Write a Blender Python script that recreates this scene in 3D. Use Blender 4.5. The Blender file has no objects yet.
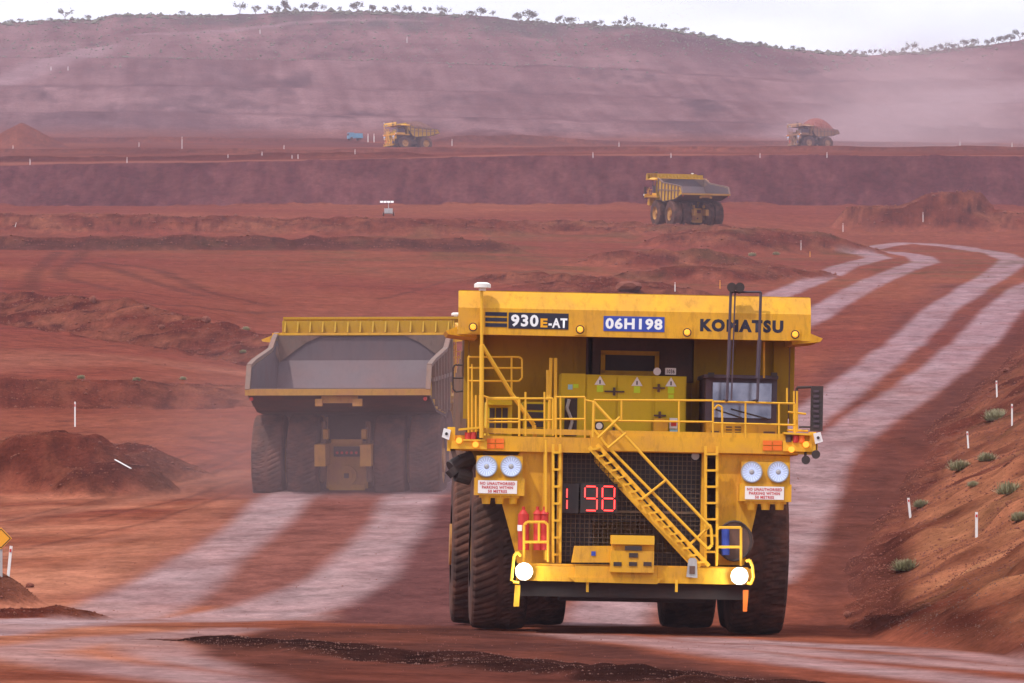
import bpy, math, random
import numpy as np
from mathutils import Vector, Matrix, Euler
R = math.radians
random.seed(7)
sc = bpy.context.scene
COL = sc.collection
FL = 5700.0      # focal length in pixels of the 1024 px wide picture
CX, HY = 512.0, 520.0   # column of the view axis, row of the true horizon

# ------------------------------------------------------------------ helpers
def tag(o, label=None, cat=None, group=None, kind=None):
    if label: o['label'] = label
    if cat: o['category'] = cat
    if group: o['group'] = group
    if kind: o['kind'] = kind
    return o

def empty(name, loc=(0, 0, 0), rot=(0, 0, 0), parent=None):
    o = bpy.data.objects.new(name, None); COL.objects.link(o)
    o.location = loc; o.rotation_euler = rot; o.parent = parent
    return o

class MB:
    def __init__(s): s.v = []; s.f = []
    def raw(s, vs, fs):
        n = len(s.v); s.v += [tuple(v) for v in vs]; s.f += [tuple(i + n for i in f) for f in fs]; return s
    def box(s, c, size, rot=None):
        hx, hy, hz = size[0] / 2, size[1] / 2, size[2] / 2
        vs = [Vector((x, y, z)) for x in (-hx, hx) for y in (-hy, hy) for z in (-hz, hz)]
        if rot is not None:
            m = Euler(rot).to_matrix(); vs = [m @ v for v in vs]
        vs = [v + Vector(c) for v in vs]
        return s.raw(vs, [(0, 1, 3, 2), (4, 6, 7, 5), (0, 4, 5, 1), (2, 3, 7, 6), (0, 2, 6, 4), (1, 5, 7, 3)])
    def bar(s, p0, p1, w, h, up=(0, 0, 1)):
        p0, p1 = Vector(p0), Vector(p1); d = (p1 - p0).normalized()
        u = Vector(up)
        if abs(d.dot(u)) > .98: u = Vector((0, 1, 0))
        a = d.cross(u).normalized(); b = a.cross(d).normalized()
        vs = [p + a * (i * w / 2) + b * (j * h / 2) for p in (p0, p1) for i, j in ((-1, -1), (1, -1), (1, 1), (-1, 1))]
        return s.raw(vs, [(0, 3, 2, 1), (4, 5, 6, 7), (0, 1, 5, 4), (1, 2, 6, 5), (2, 3, 7, 6), (3, 0, 4, 7)])
    def tube(s, p0, p1, r, n=8, r2=None, caps=True):
        p0, p1 = Vector(p0), Vector(p1); d = (p1 - p0).normalized()
        u = Vector((0, 0, 1)) if abs(d.z) < .95 else Vector((0, 1, 0))
        a = d.cross(u).normalized(); b = a.cross(d).normalized()
        r2 = r if r2 is None else r2
        vs = []
        for p, rr in ((p0, r), (p1, r2)):
            for k in range(n):
                t = 2 * math.pi * k / n; vs.append(p + a * (rr * math.cos(t)) + b * (rr * math.sin(t)))
        fs = [(k, (k + 1) % n, n + (k + 1) % n, n + k) for k in range(n)]
        if caps: fs += [tuple(range(n - 1, -1, -1)), tuple(range(n, 2 * n))]
        return s.raw(vs, fs)
    def path(s, pts, r, n=7):
        for a, b in zip(pts[:-1], pts[1:]): s.tube(a, b, r, n)
        return s
    def prism_x(s, poly, x0, x1):     # poly of (y,z)
        n = len(poly)
        vs = [(x0, y, z) for y, z in poly] + [(x1, y, z) for y, z in poly]
        fs = [(k, (k + 1) % n, n + (k + 1) % n, n + k) for k in range(n)] + [tuple(range(n - 1, -1, -1)), tuple(range(n, 2 * n))]
        return s.raw(vs, fs)
    def prism_y(s, poly, y0, y1):     # poly of (x,z)
        n = len(poly)
        vs = [(x, y0, z) for x, z in poly] + [(x, y1, z) for x, z in poly]
        fs = [(k, (k + 1) % n, n + (k + 1) % n, n + k) for k in range(n)] + [tuple(range(n - 1, -1, -1)), tuple(range(n, 2 * n))]
        return s.raw(vs, fs)
    def quad(s, a, b, c, d): return s.raw([a, b, c, d], [(0, 1, 2, 3)])
    def build(s, name, mat, parent=None, smooth=False, fix=True):
        me = bpy.data.meshes.new(name); me.from_pydata(s.v, [], s.f)
        if fix:
            import bmesh
            bm = bmesh.new(); bm.from_mesh(me); bmesh.ops.recalc_face_normals(bm, faces=bm.faces); bm.to_mesh(me); bm.free()
        if smooth: me.polygons.foreach_set('use_smooth', [True] * len(me.polygons))
        me.materials.append(mat); me.update()
        o = bpy.data.objects.new(name, me); COL.objects.link(o); o.parent = parent
        return o

def children(o): return [c for c in bpy.data.objects if c.parent == o]
def copy_tree(o, parent=None, skip=()):
    kids = KIDS.get(o.name)
    c = o.copy(); COL.objects.link(c); c.parent = parent
    for ch in kids or ():
        if ch.name.split('.')[0] not in skip: copy_tree(ch, c, skip)
    return c
KIDS = {}
def index_kids():
    KIDS.clear()
    for ob in bpy.data.objects:
        if ob.parent: KIDS.setdefault(ob.parent.name, []).append(ob)

def text_mesh(txt, mat, size_w, size_h, name, parent, bold=0.0, italic=0.0):
    """text as a thin mesh centred on its parent origin in the XZ plane, scaled to the given width and height, facing -Y"""
    cu = bpy.data.curves.new('t', 'FONT'); cu.body = txt; cu.align_x = 'CENTER'; cu.align_y = 'CENTER'
    cu.offset = bold; cu.space_character = 1.0 + bold * 3.6; cu.resolution_u = 3; cu.shear = italic
    to = bpy.data.objects.new('t', cu); COL.objects.link(to)
    dg = bpy.context.evaluated_depsgraph_get()
    me = bpy.data.meshes.new_from_object(to.evaluated_get(dg))
    bpy.data.objects.remove(to)
    co = np.array([v.co[:] for v in me.vertices])
    mn, mx = co.min(0), co.max(0); c = (mn + mx) / 2; e = mx - mn
    for v in me.vertices:
        x = (v.co.x - c[0]) / e[0] * size_w; z = (v.co.y - c[1]) / e[1] * size_h
        v.co = (x, 0, z)
    me.materials.clear(); me.materials.append(mat)
    o = bpy.data.objects.new(name, me); COL.objects.link(o); o.parent = parent
    return o

# ------------------------------------------------------------------ materials
def newmat(name):
    m = bpy.data.materials.new(name); m.use_nodes = True
    nt = m.node_tree; b = nt.nodes['Principled BSDF']
    return m, nt, b
def N(nt, t, **kw):
    n = nt.nodes.new(t)
    for k, v in kw.items():
        if k in n.inputs: n.inputs[k].default_value = v
        else: setattr(n, k, v)
    return n
DUST = (0.34, 0.13, 0.085, 1)
def paint(name, col, rough=.45, metal=0., dust=.35, scale=1.2, spec=.4, bump=.0, var=.12, grime=.25):
    """painted or bare surface with patchy dust, darker grime and gloss variation"""
    m, nt, b = newmat(name)
    tc = N(nt, 'ShaderNodeTexCoord')
    n1 = N(nt, 'ShaderNodeTexNoise', Scale=scale, Detail=8, Roughness=.65)
    n2 = N(nt, 'ShaderNodeTexNoise', Scale=scale * 6, Detail=5, Roughness=.7)
    mp = N(nt, 'ShaderNodeMapping'); mp.inputs['Scale'].default_value = (1, 1, .3)
    nt.links.new(tc.outputs['Object'], n1.inputs['Vector'])
    nt.links.new(tc.outputs['Object'], mp.inputs['Vector']); nt.links.new(mp.outputs[0], n2.inputs['Vector'])
    r1 = N(nt, 'ShaderNodeMapRange'); r1.inputs[1].default_value = .42; r1.inputs[2].default_value = .75; r1.inputs[4].default_value = dust
    nt.links.new(n1.outputs[0], r1.inputs[0])
    ad = N(nt, 'ShaderNodeMath', operation='ADD'); ad.inputs[1].default_value = dust * .22; nt.links.new(r1.outputs[0], ad.inputs[0])
    r2 = N(nt, 'ShaderNodeMapRange'); r2.inputs[1].default_value = .5; r2.inputs[2].default_value = .72; r2.inputs[4].default_value = grime
    nt.links.new(n2.outputs[0], r2.inputs[0])
    mx = N(nt, 'ShaderNodeMix', data_type='RGBA'); mx.inputs[6].default_value = (*col, 1); mx.inputs[7].default_value = DUST
    nt.links.new(ad.outputs[0], mx.inputs[0])
    m2 = N(nt, 'ShaderNodeMix', data_type='RGBA'); m2.inputs[7].default_value = (col[0] * .25 + .02, col[1] * .2 + .012, col[2] * .2 + .01, 1)
    nt.links.new(r2.outputs[0], m2.inputs[0]); nt.links.new(mx.outputs[2], m2.inputs[6])
    nt.links.new(m2.outputs[2], b.inputs['Base Color'])
    rr = N(nt, 'ShaderNodeMapRange'); rr.inputs[3].default_value = rough; rr.inputs[4].default_value = min(1, rough + .4)
    nt.links.new(n1.outputs[0], rr.inputs[0]); nt.links.new(rr.outputs[0], b.inputs['Roughness'])
    b.inputs['Metallic'].default_value = metal; b.inputs['Specular IOR Level'].default_value = spec
    if bump:
        bp = N(nt, 'ShaderNodeBump', Strength=bump, Distance=.02); nt.links.new(n2.outputs[0], bp.inputs['Height']); nt.links.new(bp.outputs[0], b.inputs['Normal'])
    return m
def glow(name, col, s):
    m, nt, b = newmat(name); b.inputs['Base Color'].default_value = (*col, 1)
    b.inputs['Emission Color'].default_value = (*col, 1); b.inputs['Emission Strength'].default_value = s
    n1 = N(nt, 'ShaderNodeTexNoise', Scale=30.); r = N(nt, 'ShaderNodeMapRange'); r.inputs[3].default_value = .2; r.inputs[4].default_value = .5
    nt.links.new(n1.outputs[0], r.inputs[0]); nt.links.new(r.outputs[0], b.inputs['Roughness'])
    return m
M = {}
M['yellow'] = paint('yellow_paint', (.73, .362, .010), .45, dust=.34, spec=.3, grime=.42)
M['cabinet'] = paint('cabinet_yellow', (.62, .43, .010), .5, dust=.10, spec=.25, grime=.12)
M['rail'] = paint('rail_yellow', (.80, .42, .018), .5, dust=.14, grime=.1)
M['body'] = paint('body_yellow', (.54, .29, .010), .55, dust=.14, scale=.6, grime=.3)
M['liner'] = paint('worn_steel', (.105, .085, .10), .5, metal=.2, dust=.20, scale=.7, grime=.25)
M['railworn'] = paint('scraped_body_edge', (.17, .12, .10), .6, dust=.35, grime=.4)
M['strut'] = paint('strut_steel', (.13, .08, .05), .7, dust=.4)
M['caked'] = paint('dust_caked_paint', (.34, .19, .10), .8, dust=.6)
M['shaded'] = paint('shaded_yellow', (.38, .22, .005), .6, dust=.05, grime=.3)  # yellow darkened to paint in the shade under the canopy
M['worn'] = paint('worn_yellow', (.42, .22, .03), .6, dust=.6, grime=.35)
M['rubber'] = paint('tyre_rubber', (.036, .027, .025), .85, dust=.42, scale=1.4, spec=.1, grime=.1)
M['black'] = paint('black_steel', (.025, .022, .024), .5, dust=.12)
M['dark'] = paint('dark_metal', (.06, .045, .04), .7, dust=.3)
M['frame'] = paint('frame_steel', (.42, .21, .03), .65, dust=.6, grime=.4)
M['mesh'] = paint('grille_bars', (.10, .07, .045), .6, dust=.2)
M['white'] = paint('white_paint', (.78, .76, .76), .5, dust=.1, grime=.05)
M['dome'] = paint('dome_white', (.8, .78, .74), .4, dust=.12, grime=.0)
M['plate'] = paint('white_plate', (.80, .76, .76), .5, dust=.08, grime=.05)
M['red'] = paint('red_paint', (.55, .03, .025), .4, dust=.12)
M['redtext'] = paint('red_letters', (.55, .05, .06), .6, dust=.05, grime=0)
M['orange'] = paint('orange_reflector', (.85, .16, .01), .4, dust=.1)
M['amber'] = glow('amber_lens', (1, .38, .03), .9)
M['blue'] = paint('blue_paint', (.02, .06, .36), .4, dust=.05)
M['bluetank'] = paint('pale_blue_paint', (.10, .30, .46), .5, dust=.25)
M['navy'] = paint('navy_decal', (.012, .014, .035), .5, dust=.04, grime=0)
M['decal_white'] = paint('white_decal', (.82, .82, .84), .5, dust=.02, grime=0)
M['decal_orange'] = paint('orange_decal', (.80, .36, .01), .5, dust=.0, grime=0)
M['lime'] = paint('lime_sticker', (.55, .72, .02), .5, dust=.05, grime=0)
M['skyblue'] = paint('pale_blue_label', (.35, .62, .70), .5, dust=.03, grime=0)
M['cabdark'] = paint('cab_surround', (.055, .04, .06), .45, dust=.15)
M['lamp'] = glow('lit_lamp', (.95, 1, .88), 55.)
M['head'] = glow('headlight_glass', (.62, .72, 1.0), .45)
M['chrome'] = paint('lamp_reflector', (.62, .70, .86), .22, metal=.75, dust=.05, grime=0)
M['led'] = glow('led_red', (1, .05, .045), 3.2)
M['ledpanel'] = paint('display_panel', (.02, .018, .02), .35, dust=.08)
M['ore_dark'] = paint('dark_ore', (.12, .055, .045), .9, dust=.3, scale=2, bump=.5)
M['ore_red'] = paint('red_ore', (.22, .06, .05), .9, dust=.3, scale=2, bump=.5)
M['galv'] = paint('grey_metal', (.42, .42, .43), .5, metal=.3, dust=.15)
M['signyellow'] = paint('sign_yellow', (.82, .36, .02), .5, dust=.08, grime=.05)
def glassmat():
    m, nt, b = newmat('windscreen_glass')
    b.inputs['Base Color'].default_value = (.20, .20, .25, 1); b.inputs['Roughness'].default_value = .12; b.inputs['Specular IOR Level'].default_value = .9
    b.inputs['Metallic'].default_value = .55
    n1 = N(nt, 'ShaderNodeTexNoise', Scale=1.5, Detail=4.); tc = N(nt, 'ShaderNodeTexCoord'); nt.links.new(tc.outputs['Object'], n1.inputs['Vector'])
    rp = N(nt, 'ShaderNodeValToRGB'); rp.color_ramp.elements[0].position = .35; rp.color_ramp.elements[0].color = (.10, .10, .15, 1)
    rp.color_ramp.elements[1].position = .7; rp.color_ramp.elements[1].color = (.36, .35, .43, 1)
    nt.links.new(n1.outputs[0], rp.inputs[0]); nt.links.new(rp.outputs[0], b.inputs['Base Color'])
    return m
M['glass'] = glassmat()
SOIL_GAIN = np.array([[.54, .40, .40]])
# ------------------------------------------------------------------ terrain
def _hash(ix, iy, s):
    n = (ix.astype(np.int64) * 374761393 + iy.astype(np.int64) * 668265263 + s * 974634777) & 0x7fffffff
    n = ((n ^ (n >> 13)) * 1274126177) & 0x7fffffff
    return ((n ^ (n >> 16)) & 0xffff) / 32767.5 - 1.0
def vnoise(x, y, s=0):
    x0 = np.floor(x); y0 = np.floor(y); fx = x - x0; fy = y - y0
    fx = fx * fx * fx * (fx * (fx * 6 - 15) + 10); fy = fy * fy * fy * (fy * (fy * 6 - 15) + 10)
    a = _hash(x0, y0, s); b = _hash(x0 + 1, y0, s); c = _hash(x0, y0 + 1, s); d = _hash(x0 + 1, y0 + 1, s)
    return (a * (1 - fx) + b * fx) * (1 - fy) + (c * (1 - fx) + d * fx) * fy
def fbm(x, y, wl, octv=4, s=0, gain=.5, minwl=None):
    r = np.zeros_like(x); a = 1.; k = wl; tot = 0
    for i in range(octv):
        w = a
        if minwl is not None: w = a * np.clip((k / minwl - 1.0), 0, 1)
        r = r + w * vnoise(x / k + 17.3 * i, y / k - 9.1 * i, s + i); tot += a
        a *= gain; k *= .5
    return r / tot
def sstep(a, b, x):
    t = np.clip((x - a) / (b - a), 0, 1); return t * t * (3 - 2 * t)

# each line: list of (u, d, y) knots: at picture column u the ground at distance d shows at row y
RIDGE = [(-300, 26), (0, 21), (60, 19), (95, 20), (112, 14), (250, 13), (330, 11), (400, 12), (470, 13), (520, 18), (580, 23), (640, 26), (690, 35),
         (740, 43), (780, 49), (830, 53), (870, 54), (920, 51), (960, 47), (1000, 43), (1024, 40), (1300, 30)]
LINES = [
 [(0, 146, 616), (512, 146, 622), (1024, 146, 628)],
 [(0, 180, 560), (256, 180, 554), (512, 180, 548), (1024, 180, 547)],
 [(0, 235, 500), (256, 235, 497), (512, 235, 495), (1024, 235, 492)],
 [(0, 300, 418), (256, 300, 418), (512, 300, 419), (1024, 300, 416)],
 [(0, 322, 406), (200, 326, 408), (300, 330, 404), (420, 330, 397), (1024, 330, 395)],
 [(0, 326, 381), (120, 328, 381), (256, 335, 386), (420, 342, 388), (1024, 342, 386)],
 [(0, 430, 323), (128, 415, 342), (256, 395, 366), (420, 398, 352), (1024, 400, 349)],
 [(0, 446, 293), (128, 431, 303), (200, 422, 318), (256, 412, 336), (420, 416, 343), (1024, 420, 339)],
 [(0, 600, 262), (256, 600, 266), (512, 600, 272), (700, 600, 279), (1024, 600, 281)],
 [(0, 700, 247), (256, 700, 247), (512, 700, 251), (740, 700, 259), (1024, 700, 262)],
 [(0, 850, 224), (512, 850, 223), (720, 850, 224), (790, 850, 234), (850, 850, 240), (1024, 850, 241)],
 [(0, 1000, 205), (512, 1000, 204), (1024, 1000, 205)],
 [(0, 1028, 166), (200, 1028, 163), (340, 1028, 160), (512, 1028, 156), (768, 1028, 155), (1024, 1028, 156)],
 [(0, 1250, 157), (340, 1250, 155), (512, 1250, 153), (1024, 1250, 152)],
 [(0, 1560, 147), (340, 1560, 149), (512, 1560, 149), (1024, 1560, 149.5)],
 [(0, 1900, 138), (400, 1900, 140), (600, 1900, 144), (1024, 1900, 147)],
 [(0, 2000, 112), (512, 2000, 118), (800, 2000, 126), (1024, 2000, 128)],
 [(0, 2060, 111.5), (512, 2060, 117.5), (1024, 2060, 127.5)],
 [(0, 2160, 86), (512, 2160, 92), (800, 2160, 103), (1024, 2160, 104)],
 [(0, 2230, 85.5), (512, 2230, 91.5), (800, 2230, 102.5), (1024, 2230, 103.5)],
 [(0, 2330, 58), (512, 2330, 64), (800, 2330, 81), (1024, 2330, 80)],
 [(0, 2400, 57.5), (512, 2400, 63.5), (800, 2400, 80.5), (1024, 2400, 79.5)],
 [(u, 2560, y + (20 if u < 600 else 13)) for u, y in RIDGE],
 [(u, 2720, y) for u, y in RIDGE],
 [(u, 2840, y + 6) for u, y in RIDGE],
 [(u, 3100, y + 40) for u, y in RIDGE],
]
TOE = np.array([(15, 60), (12.6, 90), (10.0, 110), (8.5, 134), (9.3, 150), (11.3, 178), (13.8, 205), (21.8, 290), (29, 345), (37, 405), (53, 480), (73, 560), (90, 640), (99, 720), (100, 800), (100, 900)], float)

def ridge_line(X, D, pts, width, height, p=1.0, taper=None):
    """height of a berm with its crest along the polyline of (X, D), triangular-round section"""
    d = polydist(X, D, pts)
    return height * np.clip(1 - (d / width) ** 1.3, 0, 1) ** p
def polydist(X, D, pts):
    best = np.full(X.shape, 1e9)
    for (x0, y0), (x1, y1) in zip(pts[:-1], pts[1:]):
        dx, dy = x1 - x0, y1 - y0; L = dx * dx + dy * dy
        t = np.clip(((X - x0) * dx + (D - y0) * dy) / L, 0, 1)
        best = np.minimum(best, np.hypot(X - x0 - t * dx, D - y0 - t * dy))
    return best
def UX(u, d): return ((u - CX) * d / FL, d)

def height(X, D, detail=True):
    Dm = np.maximum(D, 60.)
    u = np.clip(CX + FL * X / Dm, -300, 1324)
    near = -2.6 - .018 * (np.clip(X, -60, 60) - 2.6)
    dk = [np.full(X.shape, 128.)]; zk = [near]
    for L in LINES:
        us = [k[0] for k in L]
        d_ = np.interp(u, us, [k[1] for k in L]); y_ = np.interp(u, us, [k[2] for k in L])
        dk.append(d_); zk.append((HY - y_) * d_ / FL)
    z = near.copy()
    for i in range(len(dk) - 1):
        t = np.clip((D - dk[i]) / (dk[i + 1] - dk[i]), 0, 1)
        m = D >= dk[i]
        z = np.where(m, zk[i] * (1 - t) + zk[i + 1] * t, z)
    sp = .0045 * Dm
    rough = np.zeros_like(X)      # 0 graded, 1 loose
    # bank on the right of the haul road
    xt = np.interp(D, TOE[:, 1], TOE[:, 0]) + .5 * vnoise(X * 0 + .3, D / 9.) + .2 * vnoise(X * 0, D / 3., 4)
    s = (X - xt)
    bk = (D > 50) & (D < 900)
    fade = sstep(900, 820, D) if False else np.clip((880 - D) / 100, 0, 1)
    hb = np.where(s > 0, .52 * np.clip(s, 0, 14) ** .95, 0) * fade
    hb = hb * (1 + .12 * vnoise(X / 3., D / 9., 5) + .10 * vnoise(X / 1.1, D / 3., 6))
    z = z + np.where(bk, hb, 0)
    rough = np.maximum(rough, np.where(bk, sstep(0., 1.0, s) * fade, 0))
    # low windrow at the toe of the bank
    wr = .22 * np.clip(1 - np.abs(s - .2) / .6, 0, 1) * (D > 137) * (D < 800); z = z + wr; rough = np.maximum(rough, (wr > .02) * .7)
    def berm(pts, w, h, r=1., ns=0, nw=None, nx=1, flat=0):
        nonlocal z, rough
        nw = nw or w
        k = 1 + .35 * fbm(X * nx, D, nw * 2., 3, ns)
        b = ridge_line(X + .3 * w * vnoise(X / w, D / w, ns + 3), D + .3 * w * vnoise(X / w, D / w, ns + 9), pts, w, h) * k
        if flat: b = np.minimum(b, h * .55) / .55 * (.92 + .08 * k)
        z = z + b; rough = np.maximum(rough, np.clip(b / h * 2.5, 0, 1) * r)
    # spoil heap on the left beside the junction
    berm([UX(-220, 258), UX(20, 252), UX(50, 248)], 7., 1.15, ns=11, flat=1)
    berm([UX(40, 244), UX(80, 243), UX(112, 240)], 3.0, 1.0, ns=12, flat=1)
    # small heap at the far left edge
    berm([UX(-160, 150), UX(-14, 151)], 2.0, .85, ns=13)
    berm([UX(-60, 139), UX(40, 141)], 1.6, .25, ns=14)
    # loose windrows in the foreground
    berm([UX(205, 116), UX(300, 111), UX(420, 104), UX(560, 97), UX(740, 91), UX(900, 86)], 1.5, .07, ns=15, nx=2)
    berm([UX(470, 100), UX(600, 94), UX(720, 88)], 1.0, .04, ns=16, nx=2)
    # berms over the mine floor
    berm([UX(-120, 690), UX(240, 690), UX(480, 697)], 7., 1.5, ns=20)
    berm([UX(-120, 790), UX(100, 790), UX(300, 786), UX(440, 790)], 16., 2.2, ns=21)
    berm([UX(560, 800), UX(640, 796), UX(720, 790), UX(770, 780), UX(815, 765)], 12., 1.5, ns=22)
    berm([UX(725, 735), UX(780, 742), UX(808, 748)], 11., 3.0, ns=23)
    berm([UX(640, 640), UX(720, 650)], 9., 1.9, ns=24)
    berm([UX(690, 585), UX(765, 610)], 8., 1.5, ns=25)
    berm([UX(560, 560), UX(640, 520)], 10., 1.2, ns=28)
    berm([UX(868, 894), UX(895, 890), UX(940, 892)], 8., 3.4, ns=26, flat=1)
    berm([UX(960, 892), UX(1000, 896), UX(1060, 892), UX(1250, 880)], 9., 2.6, ns=27)
    # berms along the upper bench
    berm([UX(-300, 1120), UX(400, 1120)], 8., 1.0, ns=30)
    berm([UX(-300, 1330), UX(560, 1340), UX(1300, 1345)], 9., 1.2, r=.8, ns=31)
    berm([UX(-300, 1740), UX(330, 1745)], 12., 1.6, ns=32)
    berm([UX(440, 1700), UX(475, 1720), UX(560, 1760)], 13., 3.0, ns=33)
    berm([UX(600, 1840), UX(1300, 1840)], 12., 1.6, ns=34)
    c = np.hypot(X - UX(22, 1560)[0], (D - 1560)); z = z + np.clip(1 - c / 13., 0, 1) * 7.0; rough = np.maximum(rough, (c < 15) * .4)
    # rough faces
    def face(i, j, r):
        nonlocal rough
        m = (D > dk[i] - 1) & (D < dk[j] + 2); rough = np.maximum(rough, np.where(m, r, 0))
    left = sstep(470, 330, u)
    m = (D > dk[5] - 2) & (D < dk[6] + 3); rough = np.maximum(rough, m * .8 * left)
    m = (D > dk[7] - 4) & (D < dk[8] + 3); rough = np.maximum(rough, m * 1.0 * left)
    m = (D > dk[12] - 6) & (D < dk[13] + 4); rough = np.maximum(rough, m * .35)
    hill = sstep(1900, 1960, D)
    if detail:
        base = fbm(X, D, 26., 4, 40, minwl=.0014 * np.maximum(D, 60)) * (.15 + .0003 * np.clip(Dm - 150, 0, 1000)) * sstep(150, 260, D)
        road = sstep(120, 160, D) * 0 + 1
        z = z + base * .6
        z = z + rough * (fbm(X, D, 2.4, 4, 50, .65, minwl=.0014 * np.maximum(D, 60)) * .38 * np.clip(Dm / 260, .5, 2.2) + fbm(X, D * .6, 1.0, 3, 55, .65, minwl=sp * .9) * .30 * np.clip(Dm / 300, .5, 2))
        z = z + hill * (fbm(X * .5, D * .10, 46., 5, 60, .55) * 1.6 + fbm(X + .07 * D, D * .012, 14., 4, 63, .6) * .8)
        # gullies down the pit walls
        wl = (D > dk[12] - 3) & (D < dk[13] + 1)
        z = z + wl * (fbm(X, D * .12, 5., 4, 70, .6)) * .7
        # wheel ruts and camber streaks on graded ground
        z = z + (1 - rough) * fbm(X * 1.2, D * .35, 1.6, 3, 80, .5, minwl=.0014 * np.maximum(D, 60)) * .035 * np.clip(Dm / 150, .6, 3)
    return z, rough, u, dk

def hgt(x, d):
    z, *_ = height(np.array([x], float), np.array([d], float)); return float(z[0])
_ds = np.concatenate([np.arange(84, 260, .5), np.arange(260, 1100, 1.), np.arange(1100, 2840, 4.)])
def hit(u, y):
    """the point of the ground seen at picture column u, row y"""
    X = (u - CX) * _ds / FL
    z, *_ = height(X, _ds)
    ys = HY - z / _ds * FL
    k = np.argmax(ys <= y)
    if ys[k] > y: k = len(_ds) - 1
    return Vector((float(X[k]), float(_ds[k]), float(z[k])))
def hits(pts): return [tuple(hit(u, y)[:2]) for u, y in pts]

def build_terrain():
    # rows
    rows = list(np.arange(-60, 80, 5.))
    d = 80.
    while d < 3100:
        rows.append(d)
        st = .0044 * d
        if d < 165: st = .36
        elif d < 300: st = .75
        if 318 < d < 342 or 388 < d < 450: st = 1.
        if 680 < d < 905: st = 2.2
        if 995 < d < 1035: st = 2.0
        if 1100 < d < 1960: st = min(st, 5.)
        d += st
    rows = np.array(rows)
    t1 = np.linspace(-1, 1, 600); ext = np.concatenate([np.linspace(1.004, 1.25, 46)[0:], np.linspace(1.27, 2.0, 24)])
    t = np.concatenate([-ext[::-1], t1, ext])
    DD, TT = np.meshgrid(rows, t, indexing='ij')
    Dm = np.maximum(DD, 60.)
    XX = .0985 * Dm * TT + np.sign(TT) * np.clip(np.abs(TT) - 1, 0, None) ** 1.5 * (50 + .25 * Dm)
    X = XX.ravel(); D = DD.ravel()
    z, rough, u, dk = height(X, D)
    n = len(X)
    sp = .0045 * np.maximum(D, 60)
    # ---------- soil colours (albedo)
    def C(*c): return np.array(c)[None, :]
    big = fbm(X, D, 60., 4, 101); mid = fbm(X, D * .4, 9., 4, 105, minwl=.0014 * np.maximum(D, 60)); fine = fbm(X, D * .5, 2.2, 3, 109, minwl=sp * .6)
    def mix(a, b, t): t = np.clip(t, 0, 1)[:, None]; return a * (1 - t) + b * t
    col = np.tile(C(.255, .082, .060), (n, 1))
    col = mix(col, C(.33, .130, .078), .5 + .9 * big + .5 * mid)
    col = mix(col, C(.185, .055, .046), (fine * .5 + mid * .5 - .05))
    # left junction flat: sandier with sweeping streaks
    st = fbm(X * .25 + D * .02, D, 5., 4, 120, minwl=.0014 * np.maximum(D, 60))
    lf = sstep(330, 150, D) * sstep(300, 60, u)
    col = mix(col, C(.62, .31, .20), lf * (.45 + 1.0 * st))
    # loose material
    lo = fbm(X, D, 4., 4, 130, .6, minwl=.0014 * np.maximum(D, 60))
    loose = mix(np.tile(C(.24, .075, .052), (n, 1)), C(.42, .18, .11), .4 + 1.5 * lo)
    loose = mix(loose, C(.11, .036, .032), 1.5 * fbm(X, D, 1.1 + 0 * X, 4, 133, .7) + .12)
    col = mix(col, loose, rough)
    # right bank: sunlight painted into the soil as brighter orange, strongest near
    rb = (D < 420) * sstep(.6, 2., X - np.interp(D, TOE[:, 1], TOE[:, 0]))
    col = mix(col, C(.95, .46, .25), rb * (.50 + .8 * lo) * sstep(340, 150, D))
    # pit wall: the shade on its face is put into darker colours
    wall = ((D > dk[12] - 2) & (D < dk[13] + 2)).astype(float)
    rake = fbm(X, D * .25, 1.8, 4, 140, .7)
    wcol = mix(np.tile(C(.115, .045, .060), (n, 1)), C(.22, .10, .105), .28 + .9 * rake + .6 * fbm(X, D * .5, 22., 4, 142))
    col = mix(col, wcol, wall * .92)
    top = ((D > dk[13] + 2) & (D < dk[13] + 60)).astype(float); col = mix(col, C(.36, .17, .13), top * .7)
    up = sstep(1080, 1100, D) * sstep(1960, 1900, D)
    col = mix(col, C(.15, .05, .045), up * (.5 + .8 * fbm(X, D, 50., 3, 150)))
    # hill
    hill = sstep(1890, 1960, D)
    er = fbm(X + .06 * D, D * .035, 5., 3, 160, .7) * .32 + fbm(X * .25, D * .12, 14., 6, 163, .72) * .75
    hc = mix(np.tile(C(.20, .115, .125), (n, 1)), C(.40, .285, .295), .32 + 1.2 * er)
    hc = mix(hc, C(.13, .085, .11), 1.3 * fbm(X, D * .25, 110., 5, 170, .6) + .12)
    hc = mix(hc, C(.10, .06, .075), 1.6 * fbm(X * .5, D * .14, 9., 4, 172, .7) - .15)
    k = (z - 215) / 25 + 1.6 * fbm(X, D, 90., 4, 175) - .35 * sstep(600, 760, u) * 1.2
    scr = np.clip(k, 0, 1) * hill
    hc = mix(hc, C(.12, .12, .12), scr * (.70 + 1.2 * fbm(X, D * .06, 9., 3, 180, .6)))
    for i in (17, 19, 21):      # terraces read as thin darker lines
        bd = (D > dk[i]) & (D < dk[i + 1]); hc = mix(hc, C(.12, .06, .07), bd * (.4 + .9 * fbm(X, D, 60., 3, 190 + i)))
    col = mix(col, hc, hill)
    # scrub dots over the hill top
    # ---------- compacted pale wheel tracks etc.
    wx = X + .20 * fbm(X, D * .35, 8., 4, 200, .6) ; wd = D + .5 * fbm(X, D, 12., 2, 203)
    pale = np.zeros(n); darkm = np.zeros(n); tan = np.zeros(n); htan = np.zeros(n)
    def track(m, pts, w, soft, amt=1., img=True):
        P = hits(pts) if img else pts
        dd = polydist(wx, wd, P); m[:] = np.maximum(m, amt * sstep(w + soft, w - soft, dd))
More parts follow.
